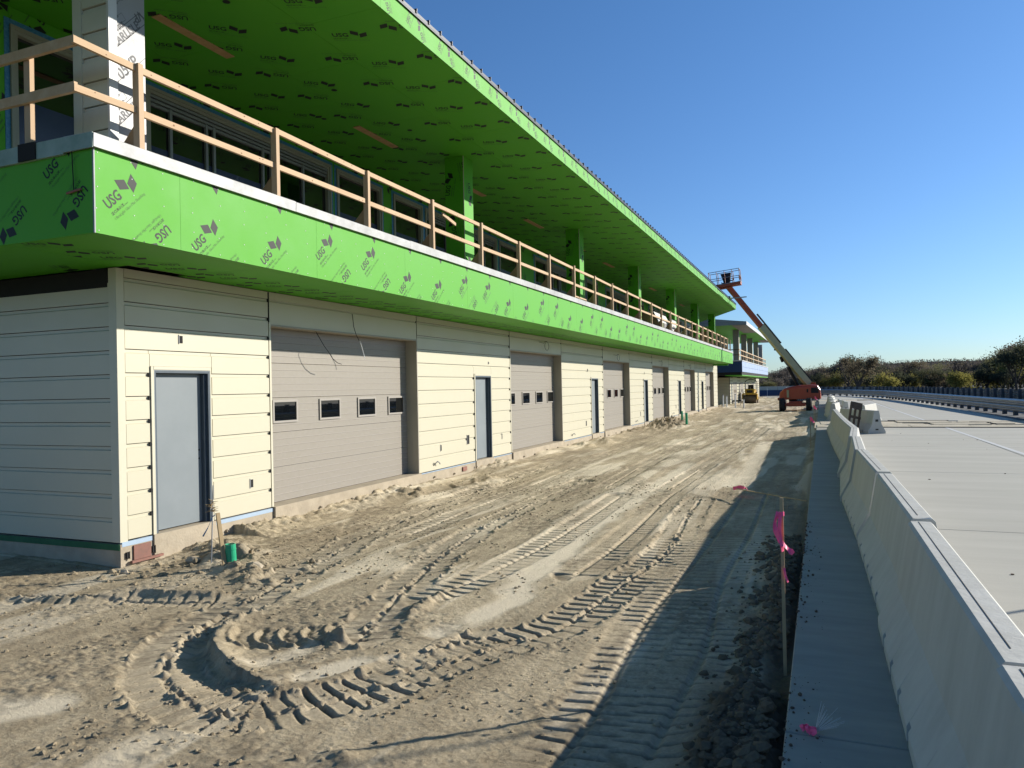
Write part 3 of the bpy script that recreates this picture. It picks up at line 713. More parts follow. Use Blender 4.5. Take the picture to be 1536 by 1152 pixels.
# loose splice board hanging from the top rail near the second column
mb = MB(); mb.beam((PX - .13, 12.95, zc + .83), (PX - .15, 13.55, zc + .74), .03, .06, 'lumber'); o = mb.obj('loose_board', None, label='loose pine board hanging below the top rail by the nearest green column', category='board')
tf = thing('timber_frame', 'low open timber frame of short lumber pieces on the parapet coping behind the rail', 'lumber', (0, 0, 0)); mb = MB()  # small open timber frame resting on the coping
for zz in (0, .13): mb.beam((-6.86, 21.3, zc + .02 + zz), (-6.86, 22.8, zc + .02 + zz), .05, .04, 'lumber')
for yy in (21.3, 22.05, 22.8): mb.beam((-6.86, yy, zc + .0), (-6.86, yy, zc + .17), .05, .04, 'lumber')
mb.obj('lumber_piece', tf)
# sheathing crate on the balcony
cr = thing('plywood_crate', 'tan plywood crate with white lid on the balcony near the fourth green column', 'crate', (-7.7, 35.8, 3.97))
mb = MB(); mb.prism_y(0, 3.0, [(-.5, .1), (.5, .1), (.5, 1.2), (.3, 1.65), (-.5, 1.65)], 'ply'); mb.obj('box', cr)
mb = MB(); mb.box(.505, .52, .05, 1.3, .5, 1.25, 'gmembrane'); mb.box(.505, .525, 1.5, 2.9, .6, 1.2, 'greyside'); mb.obj('side_panel', cr)
mb = MB(); mb.prism_y(-.05, 3.05, [(.54, 1.22), (.32, 1.69), (-.5, 1.69), (-.5, 1.66), (.31, 1.655), (.52, 1.2)], 'paint'); mb.obj('lid', cr)
mb = MB(); mb.box(-6.99, -6.96, 38.2, 39.4, 4.6, 5.45, 'paint'); 
for i in range(3): mb.box(-6.958, -6.955, 38.5 + i * .25, 38.62 + i * .25, 4.95, 5.12, 'gap')
mb.obj('notice_panel', None, label='white panel with dark square marks leaning inside the rail beyond the crate', category='panel')

# ================================================================== SECOND BUILDING
b2 = thing('far_garage_building', 'smaller second garage building beyond the first, grey gable roof with blue balcony band', 'building', (-8.08, 73.9, 0))
def B2(o): o.matrix_parent_inverse = Matrix.Translation((8.08, -73.9, 0)); return o
mb = MB(); mb.box(-20, -8.10, 73.9, 110, -.1, 2.75, 'sheath'); B2(mb.obj('wall', b2))
mb = MB(); mb.box(-20, -8.04, 73.86, 110.04, -.3, .02, 'foundation'); B2(mb.obj('foundation', b2))
g2 = [(76.6 + 7.2 * k, 80.4 + 7.2 * k) for k in range(4)]; d2 = [(75.0 + 7.2 * k, 75.9 + 7.2 * k) for k in range(5)]
for i in range(9):
    z0, z1 = .02 + .3 * i, .32 + .3 * i
    for s0, s1 in cut(73.98, 110, g2 + (d2 if z0 < 1.9 else [])):
        mb = MB(); mb.prism_y(s0, s1, [(-8.08 + x, z) for x, z in siding_profile(z0, min(z1, 2.7), z1 > 2.7)], 'cream'); B2(mb.obj('siding_panel', b2))
    mb = MB(); mb.prism_x(-20, -8.15, [(73.9 - x - .03, z) for x, z in siding_profile(z0, min(z1, 2.7), z1 > 2.7)], 'cream'); B2(mb.obj('siding_panel', b2))
for a, b in g2:
    mb = MB(); mb.box(-8.098, -8.09, a, b - .35, .03, 2.25, 'taupe'); mb.box(-8.099, -8.085, b - .35, b, .03, 2.3, 'jamb')
    for j in range(3): mb.box(-8.09, -8.087, a + .8 + j * .9, a + 1.2 + j * .9, 1.2, 1.5, 'glass')
    mb.box(-8.095, -8.07, a, b, 2.25, 2.75, 'cream'); B2(mb.obj('garage_door', b2))
for a, b in d2: mb = MB(); mb.box(-8.099, -8.09, a, b, .03, 1.9, 'steel'); B2(mb.obj('door', b2))
mb = MB(); mb.box(-20, -6.62, 70.3, 105.5, 2.9, 3.2, 'gap'); mb.box(-8.1, -6.6, 70.3, 105.5, 2.83, 2.9, 'green'); B2(mb.obj('soffit', b2))
mb = MB(); mb.box(-8.1, -6.6, 70.33, 105.5, 3.2, 3.3, 'green'); B2(mb.obj('soffit', b2))
mb = MB(); mb.box(-20, -6.58, 70.2, 70.28, 3.15, 4.15, 'bluetarp'); B2(mb.obj('end_cladding', b2))
y = 70.2
while y < 105.4:
    yb = min(y + 3.5, 105.5)
    for z0, z1 in ((3.18, 3.62), (3.64, 4.13)):
        mb = MB(); mb.box(-6.62, -6.57, y + .03, yb - .03, z0, z1, 'bluelight'); B2(mb.obj('cladding_panel', b2))
    y = yb
mb = MB(); mb.box(-6.9, -6.6, 70.3, 105.4, 3.3, 4.12, 'bluetarp'); mb.box(-20, -6.6, 70.3, 105.4, 3.3, 3.5, 'foundation'); B2(mb.obj('parapet', b2))
mb = MB(); mb.box(-20, -6.53, 70.15, 105.55, 4.14, 4.23, 'white'); B2(mb.obj('coping', b2))
for k, yy in enumerate((71.8, 79.4, 86.5, 94.5, 101.5)):
    mb = MB(); mb.box(-7.5, -6.98, yy, yy + .5, 4.23, 7.08, 'greyside'); mb.box(-6.98, -6.97, yy, yy + .5, 4.23, 6.4, 'cream'); B2(mb.obj('column', b2))
mb = MB(); mb.box(-14, -9.5, 72.5, 76.5, 4.23, 7.08, 'ply'); mb.box(-14, -9.5, 80.5, 84, 4.23, 7.08, 'greyside'); B2(mb.obj('upper_wall', b2))
X2 = -5.79
mb = MB(); mb.poly([(X2 - .02, 66.02, 7.1), (X2 - .02, 97, 7.1), (-16, 97, 7.1), (-16, 66.02, 7.1)], 'green'); B2(mb.obj('soffit', b2))
mb = MB(); mb.box(X2 - 1.2, X2 - .03, 66.1, 77, 7.085, 7.097, 'greyside'); B2(mb.obj('soffit_membrane', b2)); mb = MB(); mb.box(X2 - .9, X2 - .03, 91, 96.9, 7.085, 7.097, 'greyside'); B2(mb.obj('soffit_membrane', b2))
mb = MB(); mb._prism([(X2 - .02, 66.02, 7.11), (X2 - .02, 97, 7.11), (-16, 97, 7.11), (-16, 66.02, 7.11)], [(X2 - .02, 66.02, 7.38), (X2 - .02, 97, 7.38), (-16, 97, 8.6), (-16, 66.02, 8.6)], 'roofmetal')
B2(mb.obj('roof', b2))
mb = MB(); mb.box(X2, X2 + .04, 66, 97, 7.08, 7.40, 'white'); B2(mb.obj('fascia', b2))
for i in range(6):
    za = 7.1 + i * .27
    def xt(z): return max(-16, X2 - (z - 7.38) / .1195) if z > 7.38 else X2
    zb = za + .26
    mb = MB(); mb._prism([(-16, 65.98, za), (xt(za), 65.98, za), (xt(zb), 65.98, zb), (-16, 65.98, zb)], [(-16, 66.015, za), (xt(za), 66.015, za), (xt(zb), 66.015, zb), (-16, 66.015, zb)], 'greyside'); B2(mb.obj('gable_panel', b2))
rail2 = thing('far_guard_rail', 'pine guard rail on the blue banded balcony of the second building', 'railing', (-6.8, 70.2, 4.23))
for zz in (.45, .92):
    mb = MB(); mb.box(-.03, .01, .1, 35, zz, zz + .08, 'lumber'); mb.obj('rail', rail2)
    mb = MB(); mb.box(-6, -.05, .0, .04, zz, zz + .08, 'pallet'); mb.obj('rail', rail2)
pm = MB(); pm.box(-.09, -.03, -.04, .04, 0, 1.0, 'lumberx'); pmm = pm.mesh('post')
for k in range(17): o = link('post', pmm, rail2); o.location = (0, .1 + 2.18 * k, 0)

# ================================================================== DIRT GROUND (height field)
rng = np.random.default_rng(3)
def vnoise(x, y, seed):
    r = np.random.default_rng(seed); T = r.random((256, 256))
    xi = np.floor(x).astype(int); yi = np.floor(y).astype(int); fx = x - xi; fy = y - yi
    fx = fx * fx * (3 - 2 * fx); fy = fy * fy * (3 - 2 * fy)
    a = T[xi % 256, yi % 256]; b = T[(xi + 1) % 256, yi % 256]; c = T[xi % 256, (yi + 1) % 256]; d = T[(xi + 1) % 256, (yi + 1) % 256]
    return (a * (1 - fx) + b * fx) * (1 - fy) + (c * (1 - fx) + d * fx) * fy - .5
def fbm(x, y, s, oct=4, g=.5):
    o = 0; a = 1
    for i in range(oct): o = o + a * vnoise(x * 2 ** i + 17 * i, y * 2 ** i - 11 * i, s + i); a *= g
    return o
def catmull(P, n=8):
    P = [np.array(p, float) for p in P]; P = [2 * P[0] - P[1]] + P + [2 * P[-1] - P[-2]]; out = []
    for i in range(1, len(P) - 2):
        for t in np.linspace(0, 1, n, endpoint=False):
            a, b, c, d = P[i - 1:i + 3]
            out.append(.5 * ((2 * b) + (c - a) * t + (2 * a - 5 * b + 4 * c - d) * t * t + (3 * b - a - 3 * c + d) * t ** 3))
    out.append(P[-2]); return np.array(out)
def smooth(a, b, x): t = np.clip((x - a) / (b - a), 0, 1); return t * t * (3 - 2 * t)
TRACKS = [   # (polyline, half width, depth, cleat height, pitch, side ridge)
    ([(-6.9, 20), (-6.55, 12.4), (-6.47, 11.4), (-6.3, 10.2), (-6.2, 9.0), (-6.0, 8.4), (-5.74, 7.2), (-5.46, 6.02), (-5.27, 5.2), (-4.99, 4.59), (-4.57, 4.15), (-4.06, 3.88), (-3.59, 3.82), (-3.3, 4.05), (-3.05, 4.4), (-2.9, 4.75), (-2.78, 5.1), (-2.6, 5.7)], .28, .026, .036, .165, .03),
    ([(-5.0, 16), (-4.95, 12.85), (-4.9, 11.67), (-4.83, 10.5), (-4.66, 9.3), (-4.5, 8.4), (-4.36, 7.8), (-4.12, 6.88), (-3.88, 6.0), (-3.67, 5.38)], .25, .022, .036, .165, .03),
    ([(-2.98, 4.87), (-2.7, 5.2), (-2.4, 5.75), (-2.15, 6.3), (-2.05, 7.2), (-1.97, 8.0), (-1.88, 8.9), (-1.85, 9.8), (-1.94, 11.02), (-2.04, 12.4), (-2.1, 14)], .25, .022, .026, .165, .025),
    ([(-3.75, 6.6), (-3.6, 7.4), (-3.5, 8.4), (-3.45, 9.6), (-3.5, 11.5), (-3.6, 14)], .24, .012, .022, .165, .0),
    ([(-1.45, 3.6), (-1.4, 4.6), (-1.45, 5.6), (-1.5, 6.8), (-1.45, 8.5), (-1.4, 11), (-1.4, 14.5)], .24, .012, .015, .15, .0),
    ([(-2.6, 8), (-2.55, 9.6), (-2.6, 11.5), (-2.7, 14.5), (-2.6, 18)], .24, .012, .024, .165, .0),
    ([(-.95, 4.2), (-.9, 6), (-1.0, 8), (-.95, 11), (-1.0, 15)], .22, .010, .012, .14, .0),
    ([(-7.9, 5.35), (-7.3, 5.45), (-6.8, 5.6), (-6.2, 5.72), (-5.7, 5.9)], .16, .03, .02, .165, .02),
    ([(-5.6, 9), (-5.75, 12), (-5.9, 16), (-6.1, 20), (-6.2, 26)], .25, .02, .024, .165, .01),
    ([(-4.2, 15), (-4.4, 20), (-4.5, 26), (-4.4, 34)], .25, .025, .014, .2, .02),
    ([(-2.9, 15), (-2.8, 20), (-2.6, 27), (-2.5, 36)], .25, .025, .014, .2, .02),
]
ARCS = [([(-4.83 + dx, 5.15 + dy), (-4.76 + dx, 5.0 + dy), (-4.62 + dx, 4.88 + dy), (-4.45 + dx, 4.83 + dy)], .020, .034) for dx, dy in ((0, 0), (.19, .09), (.37, .18), (.54, .28), (.70, .40))]
ARCS += [([(-7.5, 14.6), (-7.2, 14.2), (-6.8, 14.3), (-6.6, 14.9)], .06, .05), ([(-7.3, 15.3), (-7.0, 14.8), (-6.7, 14.9), (-6.5, 15.5)], .06, .05)]
def seg_field(X, Y, path, R):
    """distance, signed side, arclength to polyline for points within R"""
    D = np.full(X.shape, 9.0); Sg = np.zeros(X.shape); A = np.zeros(X.shape); s = 0
    for p, q in zip(path[:-1], path[1:]):
        d = q - p; L = math.hypot(*d)
        if L < 1e-6: continue
        m = (X > min(p[0], q[0]) - R) & (X < max(p[0], q[0]) + R) & (Y > min(p[1], q[1]) - R) & (Y < max(p[1], q[1]) + R)
        idx = np.nonzero(m)
        if len(idx[0]):
            x = X[idx] - p[0]; y = Y[idx] - p[1]; ux, uy = d / L
            t = np.clip(x * ux + y * uy, 0, L); px = x - t * ux; py = y - t * uy
            dist = np.hypot(px, py); sd = ux * y - uy * x
            cur = D[idx]; better = dist < cur
            D[idx] = np.where(better, dist, cur); Sg[idx] = np.where(better, np.sign(sd), Sg[idx]); A[idx] = np.where(better, s + t, A[idx])
        s += L
    return D, Sg, A
def height(X, Y):
    fade = 1 / (1 + np.maximum(0, Y - 14) * .05)
    H = .03 * fbm(X * .55, Y * .25, 5, 3)
    warp = .35 * fbm(X * .4, Y * .12, 40, 3)
    st = fbm((X + warp) * 2.4, Y * .22, 60, 4)                  # driving streaks
    H += .028 * st * smooth(5, 9, Y) + .012 * st
    H += .009 * fbm(X * 3.2, Y * 2.6, 80, 4)
    loose = smooth(-.02, .16, fbm(X * 1.3 + 9, Y * .7, 100, 3)) 
    cl = fbm(X * 17, Y * 17, 120, 3, .6)
    H += (.003 + .012 * loose) * cl * smooth(60, 20, Y)
    H += .006 * fbm(X * 42, Y * 42, 150, 2) * smooth(14, 8, Y)
    packed = smooth(.06, .22, st + .25 * fbm(X * 2, Y * .6, 170, 3)) * .8 * (1 - loose * .5)
    # bright polished streaks
    for P, w in (([(-3.0, 7.2), (-3.1, 8.5), (-3.17, 9.87), (-3.26, 12.07), (-3.25, 13.89), (-3.19, 16.29), (-3.26, 19.99)], .17), ([(-1.91, 16.01), (-1.67, 17.94), (-1.73, 21.71), (-1.88, 28.22)], .18), ([(-4.12, 4.55), (-3.92, 4.96)], .10), ([(-3.6, 4.5), (-3.21, 5.05)], .08), ([(-1.53, 4.38), (-1.56, 4.92), (-1.44, 5.58), (-1.45, 6.28)], .06), ([(-3.1, 5.7), (-2.95, 6.3), (-2.85, 7)], .1), ([(-5.2, 3.3), (-4.9, 3.5)], .15)):
        D, _, A = seg_field(X, Y, catmull(P, 5), .8)
        k = smooth(w * 1.8, w * .5, D + .12 * fbm(X * 4, Y * 2, 200, 2)); packed = np.maximum(packed, k); H = H * (1 - .75 * k) - .008 * k
    groove_shade = np.zeros(X.shape)
    for P, hw, dep, ch, pt, rg in TRACKS:
        D, Sg, A = seg_field(X, Y, catmull(P, 8), hw + .25)
        jit = fbm(A * 1.1, Sg * 0 + hw * 50, 300, 2)
        wv = hw + .02 * fbm(A * 6, Sg, 310, 2)
        inn = smooth(wv + .06, wv - .02, D)
        strength = .6 + .4 * smooth(-.42, -.05, fbm(A * .8 + hw * 13, Sg * 0, 330, 2) + .18)
        ph = ((A + .02 * fbm(X * 5, Y * 5, 341, 2) + .12 * D * Sg) / pt) % 1.0
        strength = strength * (1 if ch > .03 else 1) * (.25 + .75 * smooth(-.5 if ch > .03 else -.05, .12, fbm(X * 1.7, Y * 1.3, 342, 3) + .1))
        lip = np.exp(-((ph - .36) / .09) ** 2); gr = np.exp(-((ph - .17) / .095) ** 2)      # pressed groove with a raised lip behind it
        var = .75 + .35 * fbm(X * 9, Y * 9, 340, 2)
        H = H * (1 - .8 * inn) - inn * dep * (.6 + .4 * strength) + inn * strength * var * (ch * .45 * lip - ch * 1.15 * gr) - inn * .022 * np.exp(-((D - .01) / .02) ** 2)
        crumb = np.maximum(0, fbm(X * 15, Y * 15, 350, 3) - .02)
        H = H + rg * 1.5 * np.exp(-((D - wv - .015) / .03) ** 2) * crumb * 2
        H = H + rg * 1.6 * np.exp(-((D - .02) / .03) ** 2) * np.maximum(0, fbm(A * 14, D * 20, 360, 2)) * 2.4 * inn
        packed = packed * (1 - .5 * inn) + .22 * inn * (1 - gr) * strength; groove_shade = np.maximum(groove_shade, inn * gr * .40 * strength)  # grooves are coloured darker to imitate the shade inside them
    for P, w, h in ARCS:
        D, Sg, A = seg_field(X, Y, catmull(P, 6), .3)
        H = H + h * np.exp(-(D / w) ** 2) * (.8 + .5 * fbm(X * 9, Y * 9, 482, 3)) - h * .5 * np.exp(-((D - .05) / .03) ** 2) * (Sg > 0)
    # ledge around the U turn: ground stands higher inside
    D, Sg, A = seg_field(X, Y, catmull([(-5.16, 5.75), (-5.06, 5.3), (-4.86, 4.92), (-4.6, 4.66), (-4.3, 4.48), (-3.95, 4.33), (-3.6, 4.27), (-3.4, 4.4)], 8), .6)
    D = np.where(D < .6, np.abs(D + .05 * fbm(X * 6, Y * 6, 480, 3)), D)
    tt = A / 2.6; am = np.clip(np.minimum(tt * 5, (1 - tt) * 2.2), 0, 1) 
    inside = Sg > 0
    H += np.where(inside, .075 * np.exp(-(D / .16) ** 2) * (1 + .35 * fbm(X * 7, Y * 7, 481, 3)), 0) * am * (D < .6)
    H += np.where(~inside, .075 * np.exp(-(D / .028) ** 2) - .065 * np.exp(-((D - .13) / .12) ** 2), 0) * am * (D < .6)
    # scooped mounds
    for cx, cy, rx, ry, h in ((-3.78, 5.24, .13, .08, .075), (-3.62, 6.4, .09, .36, .10), (-6.9, 7.35, .50, .28, .11), (-7.45, 7.8, .5, .22, .12), (-6.3, 6.9, .35, .2, .08), (-2.6, 3.6, .12, .08, .03), (-5.9, 6.6, .3, .15, .05), (-7.4, 40, .9, 3, .25), (-7.4, 26.5, .35, .5, .13), (-7.6, 24.8, .3, .4, .15), (-7.5, 12.9, .3, .5, .08), (-7.2, 15.6, .4, .3, .07), (-7.0, 36, .8, 2.5, .15)):
        g = np.exp(-((X - cx) / rx) ** 2 - ((Y - cy) / ry) ** 2); H += h * g * (.5 + 1.7 * (fbm(X * 6, Y * 6, 400, 4) + .3)) 
    # bank against the building
    dw = X + 8.06; wv = fbm(Y * .55, Y * 0 + 3, 420, 3); hb = np.where(Y > 8.6, np.clip(.07 + .16 * wv, .015, .18), .02)
    H += np.where(Y > 6.6, hb * np.exp(-(np.maximum(dw, 0) / .45) ** 2) * (.8 + .8 * fbm(X * 9, Y * 7, 430, 4)), 0) + .04 * smooth(1.6, .0, dw) * (Y > 8)
    H -= .035 * smooth(8.4, 7.0, Y) * np.exp(-(dw / .5) ** 2)
    # rut and ledge left of the green pipe
    D, Sg, A = seg_field(X, Y, catmull([(-9.2, 5.15), (-7.9, 5.32), (-7.3, 5.42), (-7.0, 5.62), (-6.7, 5.86), (-6.3, 5.9), (-5.9, 6.08)], 6), .5)
    H += .06 * np.exp(-(D / .10) ** 2) * (Sg < 0) - .05 * np.exp(-(D / .16) ** 2) * (Sg >= 0)
    # spoil bank along the pavement edge
    de = -.24 - X
    bk = np.exp(-((de - .10) / .16) ** 2) * smooth(3.2, 4.0, Y) * smooth(10.5, 8.2, Y) * (1 - .8 * np.exp(-((Y - 5.55) / .45) ** 2))
    lump = np.abs(fbm(X * 9, Y * 9, 450, 4, .6)) * 2 + .25
    H += .13 * bk * (.75 + .9 * fbm(X * 3.5, Y * 3.5, 451, 2)) + .035 * bk * lump
    bk2 = np.exp(-((de - .32) / .20) ** 2) * smooth(5.6, 4.9, Y); H += .12 * bk2 * (.75 + .9 * fbm(X * 3.5, Y * 3.5, 452, 2)) + .03 * bk2 * lump
    H += np.exp(-(de / .15) ** 2) * .07 * smooth(12, 15, Y) 
    H -= .05 * np.exp(-((de - .08) / .08) ** 2) * np.exp(-((Y - 5.5) / .6) ** 2)
    H += .05 * smooth(1.5, .2, de) * (Y > 8)
    damp_and_shade = np.clip(bk * .9 + bk2 * .9 + .5 * np.exp(-(de / .28) ** 2) * smooth(25, 12, Y), 0, .95)
    damp_and_shade = np.maximum(damp_and_shade, .35 * loose * smooth(.0, .5, cl + .3))
    damp_and_shade = np.maximum(damp_and_shade, .75 * np.exp(-((X + 6.6) / 1.0) ** 2 - ((Y - 7.1) / .5) ** 2) * smooth(-.2, .2, fbm(X * 3, Y * 3, 460, 3) + .05))
    damp_and_shade = np.maximum(damp_and_shade, .6 * np.exp(-((X + 7.0) / 1.0) ** 2 - ((Y - 38) / 4) ** 2))
    damp_and_shade = np.maximum(damp_and_shade, .20 * smooth(-.02, .25, fbm(X * .9, Y * .35, 470, 4)))
    damp_and_shade = np.maximum(damp_and_shade, groove_shade)  # painted groove shade shares this channel with the moist soil
    return H, np.clip(packed, 0, 1), damp_and_shade
def grid(name, xs, ys, dz=0, **kw):
    X, Y = np.meshgrid(xs, ys); H, pk, dp = height(X, Y); H = H + dz
    n, m = X.shape; co = np.stack([X, Y, H], -1).reshape(-1, 3)
    i = np.arange((n - 1) * (m - 1)); r = i // (m - 1); c = i % (m - 1); a = r * m + c
    F = np.stack([a, a + 1, a + m + 1, a + m], 1)
    me = bpy.data.meshes.new(name); me.vertices.add(len(co)); me.vertices.foreach_set('co', co.ravel())
    me.loops.add(F.size); me.loops.foreach_set('vertex_index', F.ravel().astype(np.int32)); me.polygons.add(len(F))
    me.polygons.foreach_set('loop_start', (np.arange(len(F)) * 4).astype(np.int32)); me.update(calc_edges=True)
    for nm, arr in (('packed', pk), ('damp_and_shade', dp)):
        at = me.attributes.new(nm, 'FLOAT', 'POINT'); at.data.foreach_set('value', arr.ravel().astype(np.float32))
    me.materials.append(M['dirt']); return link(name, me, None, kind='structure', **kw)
def spaced(a, b, f):
    out = [a]
    while out[-1] < b: out.append(out[-1] + f(out[-1]))
    return np.array(out)
xs = -spaced(.225, 12.5, lambda x: .0115 + .0016 * max(0, x - 1.5))[::-1]
ys = spaced(2.2, 19.0, lambda y: max(.009, .00022 * y * y))
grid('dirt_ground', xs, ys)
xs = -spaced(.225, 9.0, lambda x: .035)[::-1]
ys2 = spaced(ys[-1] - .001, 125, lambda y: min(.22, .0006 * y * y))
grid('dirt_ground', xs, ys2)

# surrounding terrain and the pavement
def flat(name, x0, x1, y0, y1, z, m, kind='structure'):
    mb = MB(); mb.poly([(x0, y0, z), (x1, y0, z), (x1, y1, z), (x0, y1, z)], m); return mb.obj(name, None, kind=kind)
flat('terrain', -1500, 1500, -200, 3000, -.35, 'grass')
pv = bpy.data.objects.new('track_pavement', None); COL.objects.link(pv); pv['kind'] = 'structure'
ZP = .24
def slab(x0, x1, y0, y1, m='conc', z=ZP, name='slab'):
    mb = MB(); g = .006; c = .006
    mb._prism([(x0 + g, y0 + g, z - .24), (x1 - g, y0 + g, z - .24), (x1 - g, y1 - g, z - .24), (x0 + g, y1 - g, z - .24)],
              [(x0 + g, y0 + g, z - c), (x1 - g, y0 + g, z - c), (x1 - g, y1 - g, z - c), (x0 + g, y1 - g, z - c)], m, False)
    b = len(mb.v)
    mb.poly([(x0 + g + c, y0 + g + c, z), (x1 - g - c, y0 + g + c, z), (x1 - g - c, y1 - g - c, z), (x0 + g + c, y1 - g - c, z)], m)
    for (p, q) in (((x0 + g, y0 + g), (x1 - g, y0 + g)), ((x1 - g, y0 + g), (x1 - g, y1 - g)), ((x1 - g, y1 - g), (x0 + g, y1 - g)), ((x0 + g, y1 - g), (x0 + g, y0 + g))):
        f = lambda t: (t[0] + (c if t[0] < (x0 + x1) / 2 else -c), t[1] + (c if t[1] < (y0 + y1) / 2 else -c), z)
        mb.poly([(*p, z - c), (*q, z - c), f(q), f(p)], m)
    return mb.obj(name, pv)
mb = MB(); mb.box(-.215, 40, -6, 240, -.3, ZP - .03, 'joint'); mb.obj('sub_base', pv)
YJ = [-2.0, 4.1, 10.6, 17.1, 23.6, 28.4, 33.0]
for a, b in zip(YJ[:-1], YJ[1:]):
    for x0, x1 in ((.70, 4.40), (4.40, 8.0), (8.0, 13.0)): slab(x0, x1, a, b)
YJ2 = [38.7 + 6.5 * k for k in range(7)] + [79.0]
YJ2 = [y for y in YJ2 if y < 79] + [79.0]
for a, b in zip(YJ2[:-1], YJ2[1:]):
    for x0, x1 in ((.70, 4.3), (4.3, 8.0), (8.0, 13.0)): slab(x0, x1, a, b)
for a, b in ((83.5, 110), (110, 150), (150, 200)): slab(.7, 13, a, b)
sw = bpy.data.objects.new('sidewalk', None); COL.objects.link(sw); sw['kind'] = 'structure'
SJ = [-2.0, 4.23, 10.3, 16.4, 22.5, 28.6, 33.0]
pv_keep = pv; pv = sw
for a, b in zip(SJ[:-1], SJ[1:]): slab(-.225, .70, a, b, 'walk')
for a, b in ((38.0, 44.5), (44.5, 51), (51, 57.5), (57.5, 64), (64, 79), (83.5, 120)): slab(-.225, .70, a, b, 'walk')
pv = pv_keep
# dusty trench patches crossing the pavement
tr = bpy.data.objects.new('trench_patch', None); COL.objects.link(tr); tr['kind'] = 'structure'
def tpiece(pts, z0, z1, m='dust', name='patch_slab'):
    mb = MB(); mb.prism_z(z0, z1, pts, m); mb.obj(name, tr)
tpiece([(-.3, 33.03), (13, 33.03), (13, 38.66), (-.3, 38.0)], .0, ZP - .012)
for i, (x0, x1, y0, y1, dz) in enumerate(((1.95, 3.3, 33.2, 34.6, .012), (3.35, 5.3, 33.3, 34.8, .02), (5.35, 7.9, 33.2, 34.7, .01), (8.0, 11, 33.2, 35.0, .02), (2.2, 4.0, 34.9, 36.6, .0), (4.3, 6.4, 35.1, 36.6, .022), (6.6, 9.0, 35.3, 37.2, .008), (3.0, 5.2, 36.9, 38.3, .02), (5.5, 9.5, 37.3, 38.4, .012), (-.15, .6, 33.2, 35.2, .01), (-.1, .62, 35.4, 37.8, 0))):
    r = lambda: random.uniform(-.12, .12)
    tpiece([(x0 + r(), y0 + r()), (x1 + r(), y0 + r()), (x1 + r(), y1 + r()), (x0 + r(), y1 + r())], ZP - .01, ZP + .004 + dz, 'dust')
for pts in ([(1.9, 33.0), (9.5, 33.02), (9.5, 33.10), (1.9, 33.10)], [(2.9, 38.3), (5.2, 38.2), (5.25, 38.6), (2.8, 38.65)], [(5.8, 37.0), (6.5, 36.8), (6.6, 37.0), (5.9, 37.2)], [(7.5, 38.4), (11, 37.2), (11.1, 37.4), (7.6, 38.6)], [(3.2, 36.3), (7.2, 35.6), (7.2, 35.75), (3.3, 36.4)]):
    tpiece(pts, ZP - .02, ZP + .03, 'joint', 'steel_edge')
tpiece([(-.3, 79.03), (13, 79.03), (13, 83.47), (-.3, 83.47)], .0, ZP - .012)
tpiece([(3.2, 80.5), (4.6, 80.6), (4.6, 80.8), (3.2, 80.8)], ZP - .02, ZP + .03, 'joint', 'steel_edge'); tpiece([(5.3, 81), (7.0, 82.2), (6.8, 82.5), (5.2, 81.4)], ZP - .02, ZP + .03, 'joint', 'steel_edge')
# painted line
mb = MB()
for (ya, yb) in ((-1, 32.95), (38.8, 78.9), (83.6, 150)):
    xa = 4.46 - .0095 * (ya - 21); xb = 4.46 - .0095 * (yb - 21)
    mb.poly([(xa, ya, ZP + .004), (xa + .13, ya, ZP + .004), (xb + .13, yb, ZP + .004), (xb, yb, ZP + .004)], 'paint')
mb.obj('painted_line', None, kind='structure')
# specks of debris on the concrete
mb = MB()
for _ in range(35):
    x = random.uniform(1.0, 9); y = random.uniform(3, 30); s_ = random.uniform(.004, .015)
    mb.box(x - s_, x + s_ * random.uniform(.6, 2), y - s_, y + s_, ZP + .0005, ZP + s_ * .8, 'pallet')
mb.obj('grit', None, kind='stuff', label='specks of dirt scattered over the concrete', category='dirt')

# ------------------------------------------------------------------ concrete barriers
def barrier_mesh(L=3.02):
    prof = [(.30, 0), (.30, .075), (.165, .33), (.085, .79), (.065, .81)]
    full = [(-x, z) for x, z in prof] + [(x, z) for x, z in prof[::-1]]
    def ring(pr, y): return [(x, y, z) for x, z in pr]
    notch = [(-.285, .10), (-.165, .33), (-.085, .79), (-.065, .81), (.065, .81), (.085, .79), (.165, .33), (.285, .10)]
    mb = MB(); h = L / 2
    cuts_ = [(-h, -h + .46), (-h + .46, -h + .54, 1), (-h + .54, -h + 1.0), (-h + 1.0, -h + 1.08, 1), (-h + 1.08, -.04), (-.04, .04, 1), (.04, h - 1.08), (h - 1.08, h - 1.0, 1), (h - 1.0, h - .54), (h - .54, h - .46, 1), (h - .46, h)]
    for cst in cuts_:
        pr = notch if len(cst) == 3 else full
        mb._prism(ring(pr, cst[0]), ring(pr, cst[1]), 'barrier')
    return mb
bm_ = barrier_mesh(); body = bm_.mesh('concrete_body'); fix_normals(body)
sl_ = MB(); sl_.box(-.05, .05, -1.513, -1.508, .42, .50, 'joint'); sl_.box(-.05, .05, -1.513, -1.508, .12, .17, 'joint'); slm = sl_.mesh('pocket')
sm2 = MB(); sm2.box(-.018, -.014, -1.35, 1.48, .811, .8125, 'joint'); seamm = sm2.mesh('casting_seam')
